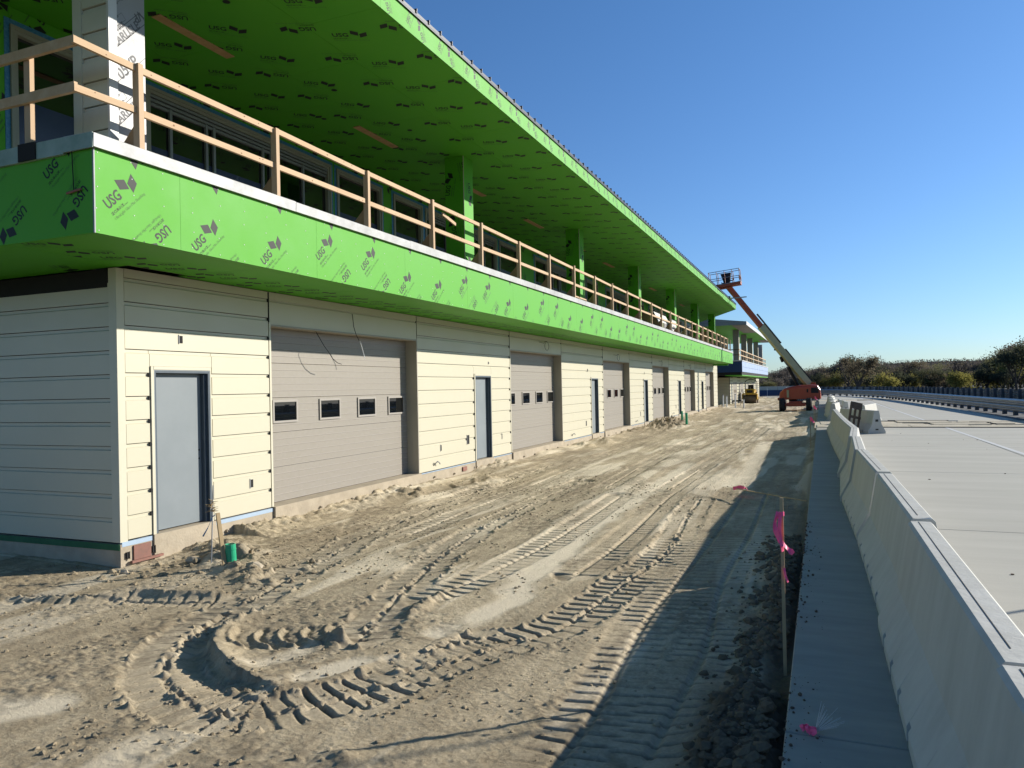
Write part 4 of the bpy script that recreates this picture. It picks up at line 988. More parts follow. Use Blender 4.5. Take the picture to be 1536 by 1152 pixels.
BL = [  # x, y centre, rotation deg (axis to +Y), label
    (.655, -1.42, 0, 'precast concrete barrier at the photographer end of the row, beside the sidewalk'),
    (.655, 1.70, 0, 'nearest precast concrete barrier at the lower right corner of the view'),
    (.665, 4.76, .3, 'big near concrete barrier with dirty scuffed top beside the pink whisker marker'),
    (.665, 7.90, .8, 'concrete barrier just past the survey stake with pink ribbon'),
    (.60, 11.11, 1.6, 'concrete barrier fourth from the camera, slightly turned toward the dirt'),
    (.56, 14.15, -1.2, 'concrete barrier with a sharp toe poking over the sidewalk edge'),
    (.61, 17.20, -2.5, 'concrete barrier set askew so its sunlit road side shows'),
    (.63, 20.27, 1.5, 'concrete barrier just beyond the skewed one'),
    (.56, 23.33, 1.2, 'concrete barrier third from the last before the sunlit gap'),
    (.51, 26.40, .8, 'concrete barrier second from the last before the sunlit gap'),
    (.47, 29.46, .6, 'last concrete barrier before the sunlit gap in the row'),
    (.62, 40.2, -5, 'first concrete barrier beyond the sunlit gap, turned out toward the road'),
    (.50, 43.4, 4, 'second concrete barrier beyond the sunlit gap'),
    (.64, 46.6, -4, 'third concrete barrier beyond the sunlit gap'),
    (.52, 49.8, 3, 'fourth concrete barrier beyond the sunlit gap'),
    (.66, 53.0, -3, 'fifth concrete barrier beyond the sunlit gap'),
    (.55, 56.2, 3, 'sixth concrete barrier beyond the sunlit gap, near the orange lift'),
    (.68, 59.5, -4, 'seventh concrete barrier beyond the sunlit gap, right beside the orange lift'),
    (.60, 63.0, 2, 'eighth concrete barrier beyond the sunlit gap'),
    (.70, 66.5, 0, 'farthest concrete barrier of the row'),
    (1.26, 30.62, 20, 'concrete barrier standing crosswise on the pavement beside the row'),
    (1.95, 37.4, -12, 'sunlit barrier end behind the crosswise barrier and the leaning pallet'),
    (1.15, 44.0, 0, 'grey barrier end standing behind the row on the pavement side'),
    (1.0, 47.8, 0, 'smaller looking grey barrier end farther back on the pavement side'),
]
b0 = None
for i, (x, y, r, lb) in enumerate(BL):
    if b0 is None:
        b0 = thing('concrete_barrier', lb, 'barrier', (x, y, ZP + .001), rad(r), group='precast concrete barriers along the pavement')
        link('concrete_body', body, b0); link('pocket', slm, b0); link('casting_seam', seamm, b0)
    else: copy_tree(b0, lb, (x, y, ZP + .001), rad(r))
# leaning pallet
pl = thing('wooden_pallet', 'dark weathered wooden pallet leaning against the crosswise barrier', 'pallet', (.98, 29.25, ZP))
pl.rotation_euler = (rad(66), rad(14), rad(10))
bm0 = MB(); bm0.box(-.2, .2, -.045, .045, -.01, .01, 'pallet'); bmm = bm0.mesh('deck_board')
for v in (.16, .62, .98, 1.075, 1.165): o = link('deck_board', bmm, pl); o.location = (0, v, .06)
st_ = MB(); st_.box(-.03, .03, 0, 1.2, -.05, .05, 'pallet'); stm = st_.mesh('stringer')
for x in (-.16, 0, .16): o = link('stringer', stm, pl); o.location = (x, 0, 0)

# ------------------------------------------------------------------ guard rails across the track
def wprof(z0):
    h = .31; return [(0, z0), (.035, z0 + .03), (.075, z0 + .07), (.075, z0 + .10), (.01, z0 + .14), (.01, z0 + .17), (.075, z0 + .21), (.075, z0 + .24), (.035, z0 + .28), (0, z0 + h)]
def guardrail(name, label, path, z0, nb, facing, postm, posth, lift0=.0):
    t = thing(name, label, 'guard rail', (path[0][0], path[0][1], z0))
    Z = Matrix.Translation((-path[0][0], -path[0][1], -z0))
    P = [Vector((*p, 0)) for p in path]; Lc = 0
    def at(s):
        for p, q in zip(P[:-1], P[1:]):
            L = (q - p).length
            if s <= L: return p + (q - p) * (s / L), (q - p).normalized()
            s -= L
        return P[-1], (P[-1] - P[-2]).normalized()
    T = sum((q - p).length for p, q in zip(P[:-1], P[1:]))
    for b in range(nb):
        s = 0
        while s < T - .5:
            e = min(s + 7.62, T); mb = MB(); n = 4
            rings = []
            for j in range(n + 1):
                c, d = at(s + (e - s) * j / n); nrm = Vector((d.y, -d.x, 0)) * facing
                rings.append([tuple(c + nrm * (x + .10 + .004 * (int(s / 7.62) % 2)) + Vector((0, 0, z))) for x, z in wprof(z0 + lift0 + .295 * b)])
            base = 0
            for r0, r1 in zip(rings[:-1], rings[1:]):
                for k in range(len(r0) - 1): mb.poly([r0[k], r0[k + 1], r1[k + 1], r1[k]], 'galv')
            o = mb.obj('rail', t); o.matrix_parent_inverse = Z; s = e
    pm = MB(); pm.box(-.09, .09, -.10, .10, -.3, posth, postm); pmm = pm.mesh('post')
    n = int(T / 1.905); 
    for i in range(min(n, 140)):
        c, d = at(i * 1.905 + .2); o = link('post', pmm, t); o.location = (c.x, c.y, z0); o.rotation_euler = (0, 0, math.atan2(-d.x, d.y)); o.matrix_parent_inverse = Z
    return t
guardrail('guard_rail', 'bright steel guard rail along the far edge of the pavement', [(10.9, -4), (9.9, 20), (8.95, 42.4), (8.35, 54), (7.45, 70), (6.3, 88), (3.5, 103), (-1, 114)], ZP, 2, -1, 'postdark', .82, .23)
guardrail('guard_rail', 'taller steel guard rail seen from behind with dark posts beyond the first rail', [(15.0, 5), (13.2, 25), (11.6, 48), (10.6, 70), (9.5, 88), (6.5, 108), (0, 124), (-3, 130)], .30, 3, 1, 'postdark', 1.12, .15)
flat('track_verge', 8.0, 60, -6, 240, ZP + .003, 'verge')  # ground coloured dark in place of shade below the rail

# ------------------------------------------------------------------ stakes, pipes, markers
def catmull3(P, n=4):
    P = [np.array(p, float) for p in P]; P = [2 * P[0] - P[1]] + P + [2 * P[-1] - P[-2]]; out = []
    for i in range(1, len(P) - 2):
        for t in np.linspace(0, 1, n, endpoint=False):
            a, b, c, d = P[i - 1:i + 3]
            out.append(.5 * ((2 * b) + (c - a) * t + (2 * a - 5 * b + 4 * c - d) * t * t + (3 * b - a - 3 * c + d) * t ** 3))
    out.append(P[-2]); return out
def ribbon(mb, pts, w, m='pink'):
    C_ = [Vector(p) for p in catmull3(pts)]; prev = None; n0 = len(C_)
    for i, c in enumerate(C_):
        d = (C_[min(i + 1, n0 - 1)] - C_[max(i - 1, 0)]).normalized(); tw = .9 * math.sin(i * .55 + len(pts)) + .3
        n_ = d.cross(Vector((math.sin(tw), -math.cos(tw), .2))).normalized() * w / 2 * (1 - .15 * math.sin(i * 1.3))
        if prev: mb.poly([prev[0], prev[1], c + n_, c - n_], m)
        prev = (c - n_, c + n_)
def stake(x, y, h, label, rib=True, lean=.0):
    t = thing('survey_stake', label, 'stake', (x, y, -.05), group='survey stakes along the sidewalk edge')
    mb = MB(); mb.beam((0, 0, -.1), (lean, 0, h), .024, .016, 'stake'); mb.obj('stake_shaft', t)
    if rib and y > 10:
        mb = MB(); ribbon(mb, [(lean, -.02, h - .03), (lean + .04, -.03, h - .12), (lean + .10, -.03, h - .20)], .07); mb.obj('pink_ribbon', t)
    elif rib:
        mb = MB(); mb.tube((lean - .0, 0, h - .13), (lean, 0, h - .10), .018, 'pink', 8); mb.obj('ribbon_knot', t); mb = MB()
        ribbon(mb, [(lean - .02, -.02, h - .10), (lean - .045, -.03, h - .17), (lean - .04, -.03, h - .24), (lean - .01, -.03, h - .31), (lean + .04, -.03, h - .36), (lean + .075, -.04, h - .39)], .036); mb.obj('pink_ribbon', t); mb = MB()
        ribbon(mb, [(lean - .01, -.025, h - .12), (lean - .015, -.035, h - .25), (lean + .005, -.035, h - .38)], .03); mb.obj('pink_ribbon', t); mb = MB()
        ribbon(mb, [(lean + .01, -.03, h - .50), (lean + .02, -.03, h - .56), (lean + .035, -.03, h - .60)], .018)
        mb.obj('pink_ribbon', t)
    return t
stake(-.285, 5.72, 1.32, 'wooden survey stake with long bright pink ribbon, nearest to the camera', lean=.0)
stake(-.34, 24.5, 1.12, 'thin survey stake with short pink flag halfway along the sidewalk', lean=.01)
stake(-.30, 34.0, 1.2, 'farther survey stake with pink ribbon beside the sunlit gap', lean=-.02)
stake(-.32, 41, 1.45, 'farthest survey stake with pink ribbon in front of the lift wheels')
t = thing('lath_stick', 'thin lath lying across the rut with a pink flag on its end', 'stick', (-1.5, 14.4, .05))
mb = MB(); mb.beam((0, 0, .10), (1.25, -1.9, .20), .025, .015, 'stake'); mb.obj('stick', t)
mb = MB(); ribbon(mb, [(-.06, .02, .10), (.08, -.04, .13), (.2, -.15, .12)], .07); mb.obj('pink_flag', t)
t = thing('whisker_marker', 'pink whisker marker with white bristles at the sidewalk joint', 'marker', (-.10, 4.24, ZP))
mb = MB()
for _ in range(34):
    a = random.uniform(.3, 1.35); b = random.uniform(-.5, .9); L = random.uniform(.08, .17)
    mb.tube((0.03, .02, .01), (.03 + L * math.cos(a), .02 + L * b * .5, .01 + L * math.sin(a)), .0012, 'whisk', 4, .0006, False)
mb.obj('bristles', t)
mb = MB()
for _ in range(8):
    x, y = random.uniform(-.025, .02), random.uniform(-.03, .03); ribbon(mb, [(x, y, .005), (x + random.uniform(-.03, .03), y, .03), (x + random.uniform(-.03, .03), y + .02, .02)], .02)
mb.obj('pink_tuft', t)
def pipe(x, y, h, r, label, tilt=0, m='pvc', cat='pipe', grp='green drain pipes standing in the dirt'):
    t = thing('green_pipe' if m == 'pvc' else 'white_pipe', label, cat, (x, y, -.05), group=grp)
    mb = MB(); n = 18; top = (tilt, 0, h)
    ro = [(r * math.cos(i * 2 * math.pi / n), r * math.sin(i * 2 * math.pi / n)) for i in range(n)]
    for sc_, fl in ((1, 1), (.86, -1)):
        for i in range(n):
            a, b = ro[i], ro[(i + 1) % n]
            q = [(a[0] * sc_, a[1] * sc_, 0), (b[0] * sc_, b[1] * sc_, 0), (b[0] * sc_ + tilt, b[1] * sc_, h), (a[0] * sc_ + tilt, a[1] * sc_, h)]
            mb.poly(q if fl > 0 else q[::-1], m)
    for i in range(n):
        a, b = ro[i], ro[(i + 1) % n]
        mb.poly([(a[0] + tilt, a[1], h), (b[0] + tilt, b[1], h), (b[0] * .86 + tilt, b[1] * .86, h), (a[0] * .86 + tilt, a[1] * .86, h)], m)
    mb.obj('pipe_body', t)
    mb = MB(); mb.tube((tilt * .8, 0, h * .8), (tilt * .81, 0, h * .83), r * 1.06, m, 18); mb.obj('collar', t); return t
pipe(-6.62, 7.02, .34, .062, 'short green pipe stub beside the wooden stake near the first door', tilt=-.02)
pipe(-6.28, 37.9, .74, .06, 'tall green pipe, the nearer of the two by the wall down the row')
pipe(-6.95, 40.5, .74, .055, 'green pipe, the farther of the two by the wall down the row')
t = thing('leaning_stake', 'short brown wooden stake leaning beside the green pipe stub', 'stake', (-6.68, 6.9, 0))
mb = MB(); mb.beam((.06, .02, -.05), (-.13, .10, .66), .045, .03, 'stake'); mb.obj('stake_shaft', t)
t = thing('marker_rod', 'thin steel rod with blue tape and dry weed tuft in front of the first door', 'rod', (-6.95, 7.02, 0))
mb = MB(); mb.tube((0, 0, -.1), (.0, .06, .98), .007, 'greysteel', 6); mb.obj('rod', t)
mb = MB(); ribbon(mb, [(0, .04, .60), (-.03, 0, .48), (-.10, -.02, .36)], .018, 'tape'); ribbon(mb, [(0, .04, .60), (.05, .03, .62)], .015, 'tape'); mb.obj('blue_tape', t)
mb = MB()
for _ in range(40):
    a = random.uniform(0, 6.28); z = random.uniform(.66, .8); L = random.uniform(.03, .09); mb.tube((0, .04, z), (L * math.cos(a), .04 + L * math.sin(a), z + random.uniform(-.02, .03)), .005, 'stake', 4, .002)
mb.obj('weed_tuft', t)
for x, y, h, lb in ((-7.95, 67.2, 1.15, 'white upright pipe at the corner between the two buildings'), (-7.7, 67.6, 1.05, 'slimmer white upright pipe right next to the corner one'), (-6.9, 66.9, 1.2, 'single white pipe in front of the roller'), (-6.2, 66.9, .75, 'short white pipe at the right of the roller'), (-3.9, 96, 1.6, 'far white post beyond the second building')):
    t = thing('white_pipe', lb, 'pipe', (x, y, -.05), group='white upright pipes by the second building')
    mb = MB(); mb.tube((0, 0, 0), (0, 0, h), .06, 'pvcwhite', 10); mb.obj('pipe_body', t); mb = MB(); mb.tube((0, 0, h + .001), (0, 0, h + .06), .07, 'greysteel', 10); mb.obj('cap', t)
# slim pole outside the frame whose shadow crosses the dirt
t = thing('track_light_pole', 'slim steel pole beside the pavement, its thin shadow falling on the dirt', 'pole', (4.6, 9.9, ZP))
mb = MB(); mb.tube((0, 0, 0), (0, 0, 4.2), .028, 'greysteel', 8, .016); mb.obj('shaft', t); mb = MB(); mb.box(-.12, .12, -.12, .12, .001, .05, 'foundation'); mb.obj('base', t)

# ------------------------------------------------------------------ clods and stones on the dirt
from mathutils import noise as mnoise
def clod_mesh(seed, m='dirt'):
    r = random.Random(seed); mb = MB(); t = (1 + 5 ** .5) / 2
    vs = [(-1, t, 0), (1, t, 0), (-1, -t, 0), (1, -t, 0), (0, -1, t), (0, 1, t), (0, -1, -t), (0, 1, -t), (t, 0, -1), (t, 0, 1), (-t, 0, -1), (-t, 0, 1)]
    fs = [(0, 11, 5), (0, 5, 1), (0, 1, 7), (0, 7, 10), (0, 10, 11), (1, 5, 9), (5, 11, 4), (11, 10, 2), (10, 7, 6), (7, 1, 8), (3, 9, 4), (3, 4, 2), (3, 2, 6), (3, 6, 8), (3, 8, 9), (4, 9, 5), (2, 4, 11), (6, 2, 10), (8, 6, 7), (9, 8, 1)]
    V = [tuple(c / 1.9 * r.uniform(.62, 1.25) for c in v) for v in vs]; return np.array(V), np.array(fs)
CL = [clod_mesh(s) for s in range(6)]
def scatter(name, pts, sizes, label, dark):
    Hh, pk, dp = height(pts[:, 0], pts[:, 1]); vs, fs = [], []; b = 0
    for i, (p, s_) in enumerate(zip(pts, sizes)):
        V, F = CL[i % 6]; a = rng.random() * 6.28; c, s2 = math.cos(a), math.sin(a)
        W_ = V * s_ * np.array([1, rng.uniform(.7, 1.2), rng.uniform(.5, .9)]); W_ = np.stack([W_[:, 0] * c - W_[:, 1] * s2, W_[:, 0] * s2 + W_[:, 1] * c, W_[:, 2]], 1) + np.array([p[0], p[1], Hh[i] + s_ * .15])
        vs.append(W_); fs.append(F + b); b += 12
    V = np.concatenate(vs); F = np.concatenate(fs); me = bpy.data.meshes.new(name); me.from_pydata(V.tolist(), [], F.tolist())
    for nm, val in (('packed', np.zeros(len(V))), ('damp_and_shade', np.full(len(V), dark))):
        at = me.attributes.new(nm, 'FLOAT', 'POINT'); at.data.foreach_set('value', val.astype(np.float32))
    me.materials.append(M['dirt']); return link(name, me, None, kind='stuff', label=label, category='dirt')
N = 15000; yy = 2.8 + 14 * rng.random(N) ** 1.5; xx = -.4 - rng.random(N) * 7.3
den = fbm(xx * 1.6, yy * 1.1, 500, 3); keep = den + rng.random(N) * .35 > .17
P_ = np.stack([xx, yy], 1)[keep]; scatter('dirt_clods', P_, (.0035 + .020 * rng.random(len(P_)) ** 5), 'small crumbs of dry dirt strewn over the track marks', .1)
xx = -.30 - np.abs(rng.normal(0, .20, 2200)); yy = 3.2 + 7.5 * rng.random(2200) ** 1.2; xx = np.where(rng.random(2200) < .2, -.22 + .2 * rng.random(2200) ** 4, xx)
P_ = np.stack([xx, yy], 1); P_ = P_[~((P_[:, 1] > 5.1) & (P_[:, 1] < 6.0) & (P_[:, 0] > -.45))]
on = P_[:, 0] > -.22
scatter('spoil_clods', P_[~on], .010 + .045 * rng.random((~on).sum()) ** 3, 'dark lumps of spoil heaped along the sidewalk edge', .75)
Pn = P_[on]; Vv = MB()
for p in Pn:
    s_ = .0025 + .013 * rng.random() ** 4; V, F = CL[int(rng.random() * 6)]
    for f in F: Vv.poly([tuple(V[i] * s_ + np.array([p[0], p[1], ZP + s_ * .4])) for i in f], 'pallet')
Vv.obj('spilled_clods', None, kind='stuff', label='crumbs of dark dirt spilled onto the sidewalk', category='dirt')
xx = -5.4 - rng.random(260) * 3.6; yy = 6.1 + rng.random(260) * 1.6; P_ = np.stack([xx, yy], 1); P_ = P_[(P_[:, 0] > -8.0) | (P_[:, 1] < 6.6)]
scatter('rubble', P_, .012 + .05 * rng.random(len(P_)) ** 4, 'stones and broken clods around the corner of the foundation', .3)
# larger lumps of concrete by the wall
for x, y, s_, lb in ((-7.35, 7.15, .085, 'rounded buff stone lying by the foundation left of the dirt heap'), (-6.25, 7.0, .09, 'grey lump of concrete right of the green pipe stub'), (-7.8, 6.5, .05, 'pale stone below the corner of the foundation')):
    V, F = clod_mesh(int(s_ * 1000)); mb = MB()
    hh = float(height(np.array([x]), np.array([y]))[0][0])
    for f in F: mb.poly([tuple(V[i] * s_ * np.array([1.4, 1, .75]) + np.array([x, y, hh + s_ * .4])) for i in f], 'foundation')
    o = mb.obj('stone', None, label=lb, category='stone')

# ================================================================== BOOM LIFT
lift = thing('boom_lift', 'orange telescopic boom lift with its cream and rust boom raised over the roof', 'boom lift', (-1.8, 60.0, 0))
def LP(o): o.matrix_parent_inverse = Matrix.Translation((1.8, -60.0, 0)); return o
for x, y in ((-2.72, 58.6), (-.88, 58.6), (-2.72, 61.4), (-.88, 61.4)):
    w = LP(link('wheel', None, lift)); w.empty_display_size = .1
    mb = MB()
    prof = [(-.17, .36), (-.19, .42), (-.15, .475), (.15, .475), (.19, .42), (.17, .36)]; n = 24
    rings = [[(x + px, y + r * math.cos(a), .475 + r * math.sin(a)) for px, r in prof] for a in [i * 2 * math.pi / n for i in range(n)]]
    for i in range(n):
        a, b = rings[i], rings[(i + 1) % n]
        for k in range(5): mb.poly([a[k], a[k + 1], b[k + 1], b[k]], 'rubber')
        if i % 1 == 0:
            an = (i + .25) * 2 * math.pi / n
            for sx in (-.09, .09):
                mb.beam((x + sx - .07, y + .478 * math.cos(an), .475 + .478 * math.sin(an)), (x + sx + .07, y + .478 * math.cos(an + .08), .475 + .478 * math.sin(an + .08)), .05, .025, 'rubber')
    mb.obj('tyre', w)
    mb = MB(); mb.tube((x - .15, y, .475), (x + .15, y, .475), .36, 'orange', 20); mb.tube((x - .17, y, .475), (x + .17, y, .475), .12, 'greysteel', 12); mb.obj('rim', w)
mb = MB(); mb.box(-2.25, -1.35, 58.7, 61.3, .34, .72, 'orange', .06); mb.box(-2.5, -1.1, 58.5, 58.75, .36, .56, 'orange', .03); mb.box(-2.5, -1.1, 61.25, 61.5, .36, .56, 'orange', .03); LP(mb.obj('chassis', lift))
mb = MB(); mb.tube((-1.8, 60, .72), (-1.8, 60, .86), .5, 'black', 24); LP(mb.obj('slew_ring', lift))
# hood: lofted rounded body along X
mb = MB()
secs_ = [(-2.95, .90, .55, 1.10), (-2.88, .86, .70, 1.40), (-2.6, .84, .78, 1.66), (-2.1, .84, .80, 1.82), (-1.5, .84, .82, 1.90), (-.7, .84, .82, 1.93), (-.25, .84, .80, 1.88), (-.08, .86, .74, 1.60), (-.03, .9, .6, 1.1)]
def rr(x, zb, hw, zt):
    h = zt - zb; c = min(.22, h * .35); pts = []
    for (cy, cz, a0) in ((hw - c, zt - c, 0), (-hw + c, zt - c, 90), (-hw + .05, zb + .05, 180), (hw - .05, zb + .05, 270)):
        rr_ = c if a0 in (0, 90) else .05
        for k in range(4): a = rad(a0 + k * 30); pts.append((x, 60 + cy + rr_ * math.cos(a), cz + rr_ * math.sin(a)))
    return pts
R_ = [rr(*s_) for s_ in secs_]
for a, b in zip(R_[:-1], R_[1:]):
    for k in range(16): mb.poly([a[k], a[(k + 1) % 16], b[(k + 1) % 16], b[k]], 'orange')
mb.poly(R_[0], 'orange'); mb.poly(R_[-1][::-1], 'orange')
me = mb.mesh('hood'); fix_normals(me); LP(link('hood', me, lift, smooth=True))
mb = MB(); mb.box(-.72, -.2, 59.17, 59.19, 1.3, 1.7, 'black'); LP(mb.obj('hood_vent', lift)); mb = MB(); mb.box(-1.02, -.9, 59.165, 59.18, 1.35, 1.6, 'black'); LP(mb.obj('hood_latch', lift)); mb = MB(); mb.box(-2.4, -2.25, 59.16, 59.2, 1.0, 1.55, 'boomcream'); LP(mb.obj('hood_stripe', lift))
mb = MB(); mb.box(-3.05, -2.6, 59.2, 60.8, .78, .98, 'orange', .02); mb.box(-1.7, -.3, 59.15, 60.9, .74, .86, 'greysteel'); LP(mb.obj('counterweight', lift))
mb = MB()
for i in range(6): mb.path([(-1.9 + i * .13, 59.05, .86), (-1.95 + i * .13, 59.0, .7), (-1.75 + i * .13, 59.0, .55), (-1.6 + i * .13, 59.1, .6)], .015, 'black', 5)
LP(mb.obj('hoses', lift))
P0 = Vector((-.78, 60.2, 1.80)); P1 = Vector((-5.95, 56.4, 8.95)); D_ = (P1 - P0)
def bp(t): return tuple(P0 + D_ * t)
mb = MB(); mb.beam(bp(-.02), bp(.63), .36, .46, 'boomcream'); mb.beam(bp(.36), bp(.66), .12, .10, 'black') ; LP(mb.obj('boom_section', lift, label='thick cream lower boom section'))
off = Vector((.22, .1, .22))
mb = MB(); mb.beam(Vector(bp(.02)) + off, Vector(bp(.36)) + off, .10, .10, 'black'); mb.beam(Vector(bp(.42)) + off * 1.1, Vector(bp(.72)) + off * 1.1, .09, .09, 'black'); LP(mb.obj('cable_track', lift))
mb = MB(); mb.beam(bp(.60), bp(1.035), .26, .34, 'orangedeep'); LP(mb.obj('boom_section', lift, label='slimmer rust orange upper boom section'))
mb = MB(); mb.tube((-1.55, 59.9, 1.75), Vector(bp(.24)) + Vector((-.25, 0, -.25)), .11, 'black', 12); mb.tube(Vector(bp(.12)) + Vector((-.3, 0, -.2)), Vector(bp(.30)) + Vector((-.22, 0, -.2)), .05, 'greysteel', 10); LP(mb.obj('lift_cylinder', lift))
mb = MB(); mb.beam(Vector(bp(.30)) + Vector((-.3, 0, -.28)), Vector(bp(.34)) + Vector((-.22, 0, -.2)), .15, .15, 'black'); mb.beam(Vector(bp(.40)) + Vector((-.3, 0, -.15)), Vector(bp(.41)) + Vector((-.2, 0, .15)), .08, .08, 'black'); mb.box(-1.1, -.4, 60.0, 60.5, 1.75, 2.1, 'orangedeep', .05); LP(mb.obj('boom_bracket', lift))
# platform
pf = LP(link('platform', None, lift)); pf.empty_display_size = .1
A = Vector((-7.25, 56.0, 8.98)); Bx = Vector((-5.15, 56.0, 9.18))
ux = (Bx - A).normalized(); uy = Vector((0, -1, 0)); uz = ux.cross(Vector((0, 1, 0))).normalized(); uz = uz if uz.z > 0 else -uz
def pp(a, b, c): return tuple(A + ux * a + uy * b + uz * c)
Lp = 2.12; Wp = .95
mb = MB(); mb._prism([pp(0, 0, 0), pp(Lp, 0, 0), pp(Lp, Wp, 0), pp(0, Wp, 0)], [pp(0, 0, .18), pp(Lp, 0, .18), pp(Lp, Wp, .18), pp(0, Wp, .18)], 'orangedeep'); mb.beam(pp(.2, .4, -.06), pp(1.5, .4, -.06), .5, .1, 'orangedeep'); mb.obj('floor', pf)
mb = MB()
for b in (0, Wp):
    for c in (.18, .62, 1.12): mb.tube(pp(0, b, c), pp(Lp, b, c), .022, 'greysteel', 8)
    for a in (0, .55, 1.1, 1.62, Lp): mb.tube(pp(a, b, .15), pp(a, b, 1.12), .022, 'orangedeep', 8)
for a in (0, Lp):
    for c in (.62, 1.12): mb.tube(pp(a, 0, c), pp(a, Wp, c), .022, 'greysteel', 8)
mb.obj('rails', pf)
mb = MB(); mb._prism([pp(.95, .1, .25), pp(1.35, .1, .25), pp(1.35, .45, .25), pp(.95, .45, .25)], [pp(.78, .02, .98), pp(1.5, .02, .98), pp(1.5, .5, .98), pp(.78, .5, .98)], 'black')
mb.path([pp(1.35, .2, .45), pp(1.55, .2, .42), pp(1.65, .2, .6)], .04, 'black'); mb.path([pp(.95, .2, .35), pp(.8, .2, .32), pp(.75, .2, .4)], .04, 'black'); mb.obj('control_box', pf)
mb = MB(); mb._prism([pp(1.9, .02, .19), pp(2.13, .02, .19), pp(2.13, .2, .19), pp(1.9, .2, .19)], [pp(1.9, .02, .33), pp(2.13, .02, .33), pp(2.13, .2, .33), pp(1.9, .2, .33)], 'paint'); mb._prism([pp(1.98, .0, .42), pp(2.12, .0, .42), pp(2.12, .05, .42), pp(1.98, .05, .42)], [pp(1.98, .0, .75), pp(2.12, .0, .75), pp(2.12, .05, .75), pp(1.98, .05, .75)], 'orangedeep'); mb.obj('tool_tray', pf)
t = thing('roof_outrigger', 'thin grey metal arm sticking out from the far corner of the green roof', 'bracket', (-5.2, 48.5, 7.42))
mb = MB(); mb.beam((-.6, 0, .02), (1.0, .2, .10), .08, .06, 'greysteel'); mb.obj('arm', t); mb = MB(); mb.box(-.2, .1, -.6, .3, 0, .12, 'gmembrane'); mb.obj('base', t)

# ================================================================== ROAD ROLLER
ro_ = thing('road_roller', 'yellow tandem road roller parked in front of the second building', 'roller', (-7.0, 82.5, -.02))
def drum(y):
    mb = MB(); mb.tube((-.66, y, .46), (.66, y, .46), .46, 'drum', 28); mb.tube((-.70, y, .46), (.70, y, .46), .16, 'yellow', 12); mb.obj('drum', ro_)
drum(0); drum(2.3)
mb = MB(); mb.prism_x(-.78, -.70, [(-.5, .45), (.5, .45), (.45, 1.02), (-.45, 1.02)], 'yellow'); mb.prism_x(.70, .78, [(-.5, .45), (.5, .45), (.45, 1.02), (-.45, 1.02)], 'yellow'); mb.box(-.7, .7, -.42, .42, .94, 1.10, 'yellow', .02); mb.obj('drum_yoke', ro_)
mb = MB(); mb.prism_x(-.45, .45, [(-.30, 1.10), (2.6, 1.10), (2.6, 1.45), (1.6, 1.5), (.6, 1.25), (-.2, 1.55)], 'yellow'); mb.obj('body', ro_)
mb = MB(); mb.box(-.30, .30, -.32, -.30, 1.14, 1.42, 'black'); mb.obj('grille', ro_)
mb = MB(); mb.box(-.28, .28, .8, 1.3, 1.45, 1.55, 'black', .03); mb.box(-.28, .28, 1.25, 1.36, 1.5, 1.98, 'black', .03); mb.obj('seat', ro_)
mb = MB(); mb.tube((0, .35, 1.3), (0, .55, 1.75), .03, 'black', 8); mb.tube((-.2, .55, 1.76), (.2, .55, 1.78), .025, 'black', 8); mb.obj('steering_column', ro_)
mb = MB()
arc = [(-.60, 1.5, 1.1), (-.62, 1.5, 2.2)] + [(-.62 + .62 * (1 - math.cos(a)), 1.5, 2.2 + .35 * math.sin(a)) for a in np.linspace(.3, 2.85, 9)] + [(.62, 1.5, 2.2), (.60, 1.5, 1.1)]
mb.path(arc, .04, 'black', 8); mb.obj('roll_bar', ro_)
mb = MB(); mb.box(-.72, -.60, -.36, -.28, 1.1, 1.22, 'paint'); mb.box(.60, .72, -.36, -.28, 1.1, 1.22, 'redform'); mb.obj('lamp', ro_)
t = thing('pump_cart', 'low dark cart standing by the second building left of the roller', 'cart', (-7.6, 76, .0))
mb = MB(); mb.box(-.45, .35, -.3, .3, .35, .5, 'black', .02); mb.obj('tray', t)
for x in (-.4, .3): mb = MB(); mb.tube((x, -.25, 0), (x, -.25, .35), .03, 'greysteel', 6); mb.obj('leg', t)

# ================================================================== far things: low fence, field, woods
mb = MB(); mb.poly([(-60, 112, -.02), (-5, 112, -.02), (-5, 150, .5), (-60, 150, .5)], 'dust'); mb.obj('far_verge', None, kind='structure')
t = thing('screen_fence', 'low dark blue screened fence beyond the lift at the end of the site', 'fence', (-12, 118, 0))
for k in range(9):
    mb = MB(); mb.box(k * 1.5, k * 1.5 + 1.46, 0, .05, .15, 1.05, 'bluetarp'); mb.obj('screen_panel', t)
    mb = MB(); mb.box(k * 1.5 - .04, k * 1.5, -.03, .08, 0, 1.35 + .4 * (k % 3 == 1), 'pvcwhite' if k % 2 else 'postdark'); mb.obj('post', t)
mb = MB(); mb.poly([(-50, 150, .5), (60, 150, .4), (60, 175, 1.1), (-50, 175, 1.15)], 'paint'); 
mb = MB(); mb.box(-45, -2, 140, 140.4, .3, 1.5, 'conc'); mb.obj('far_wall', None, label='pale low concrete wall at the far left beyond the site', category='wall')

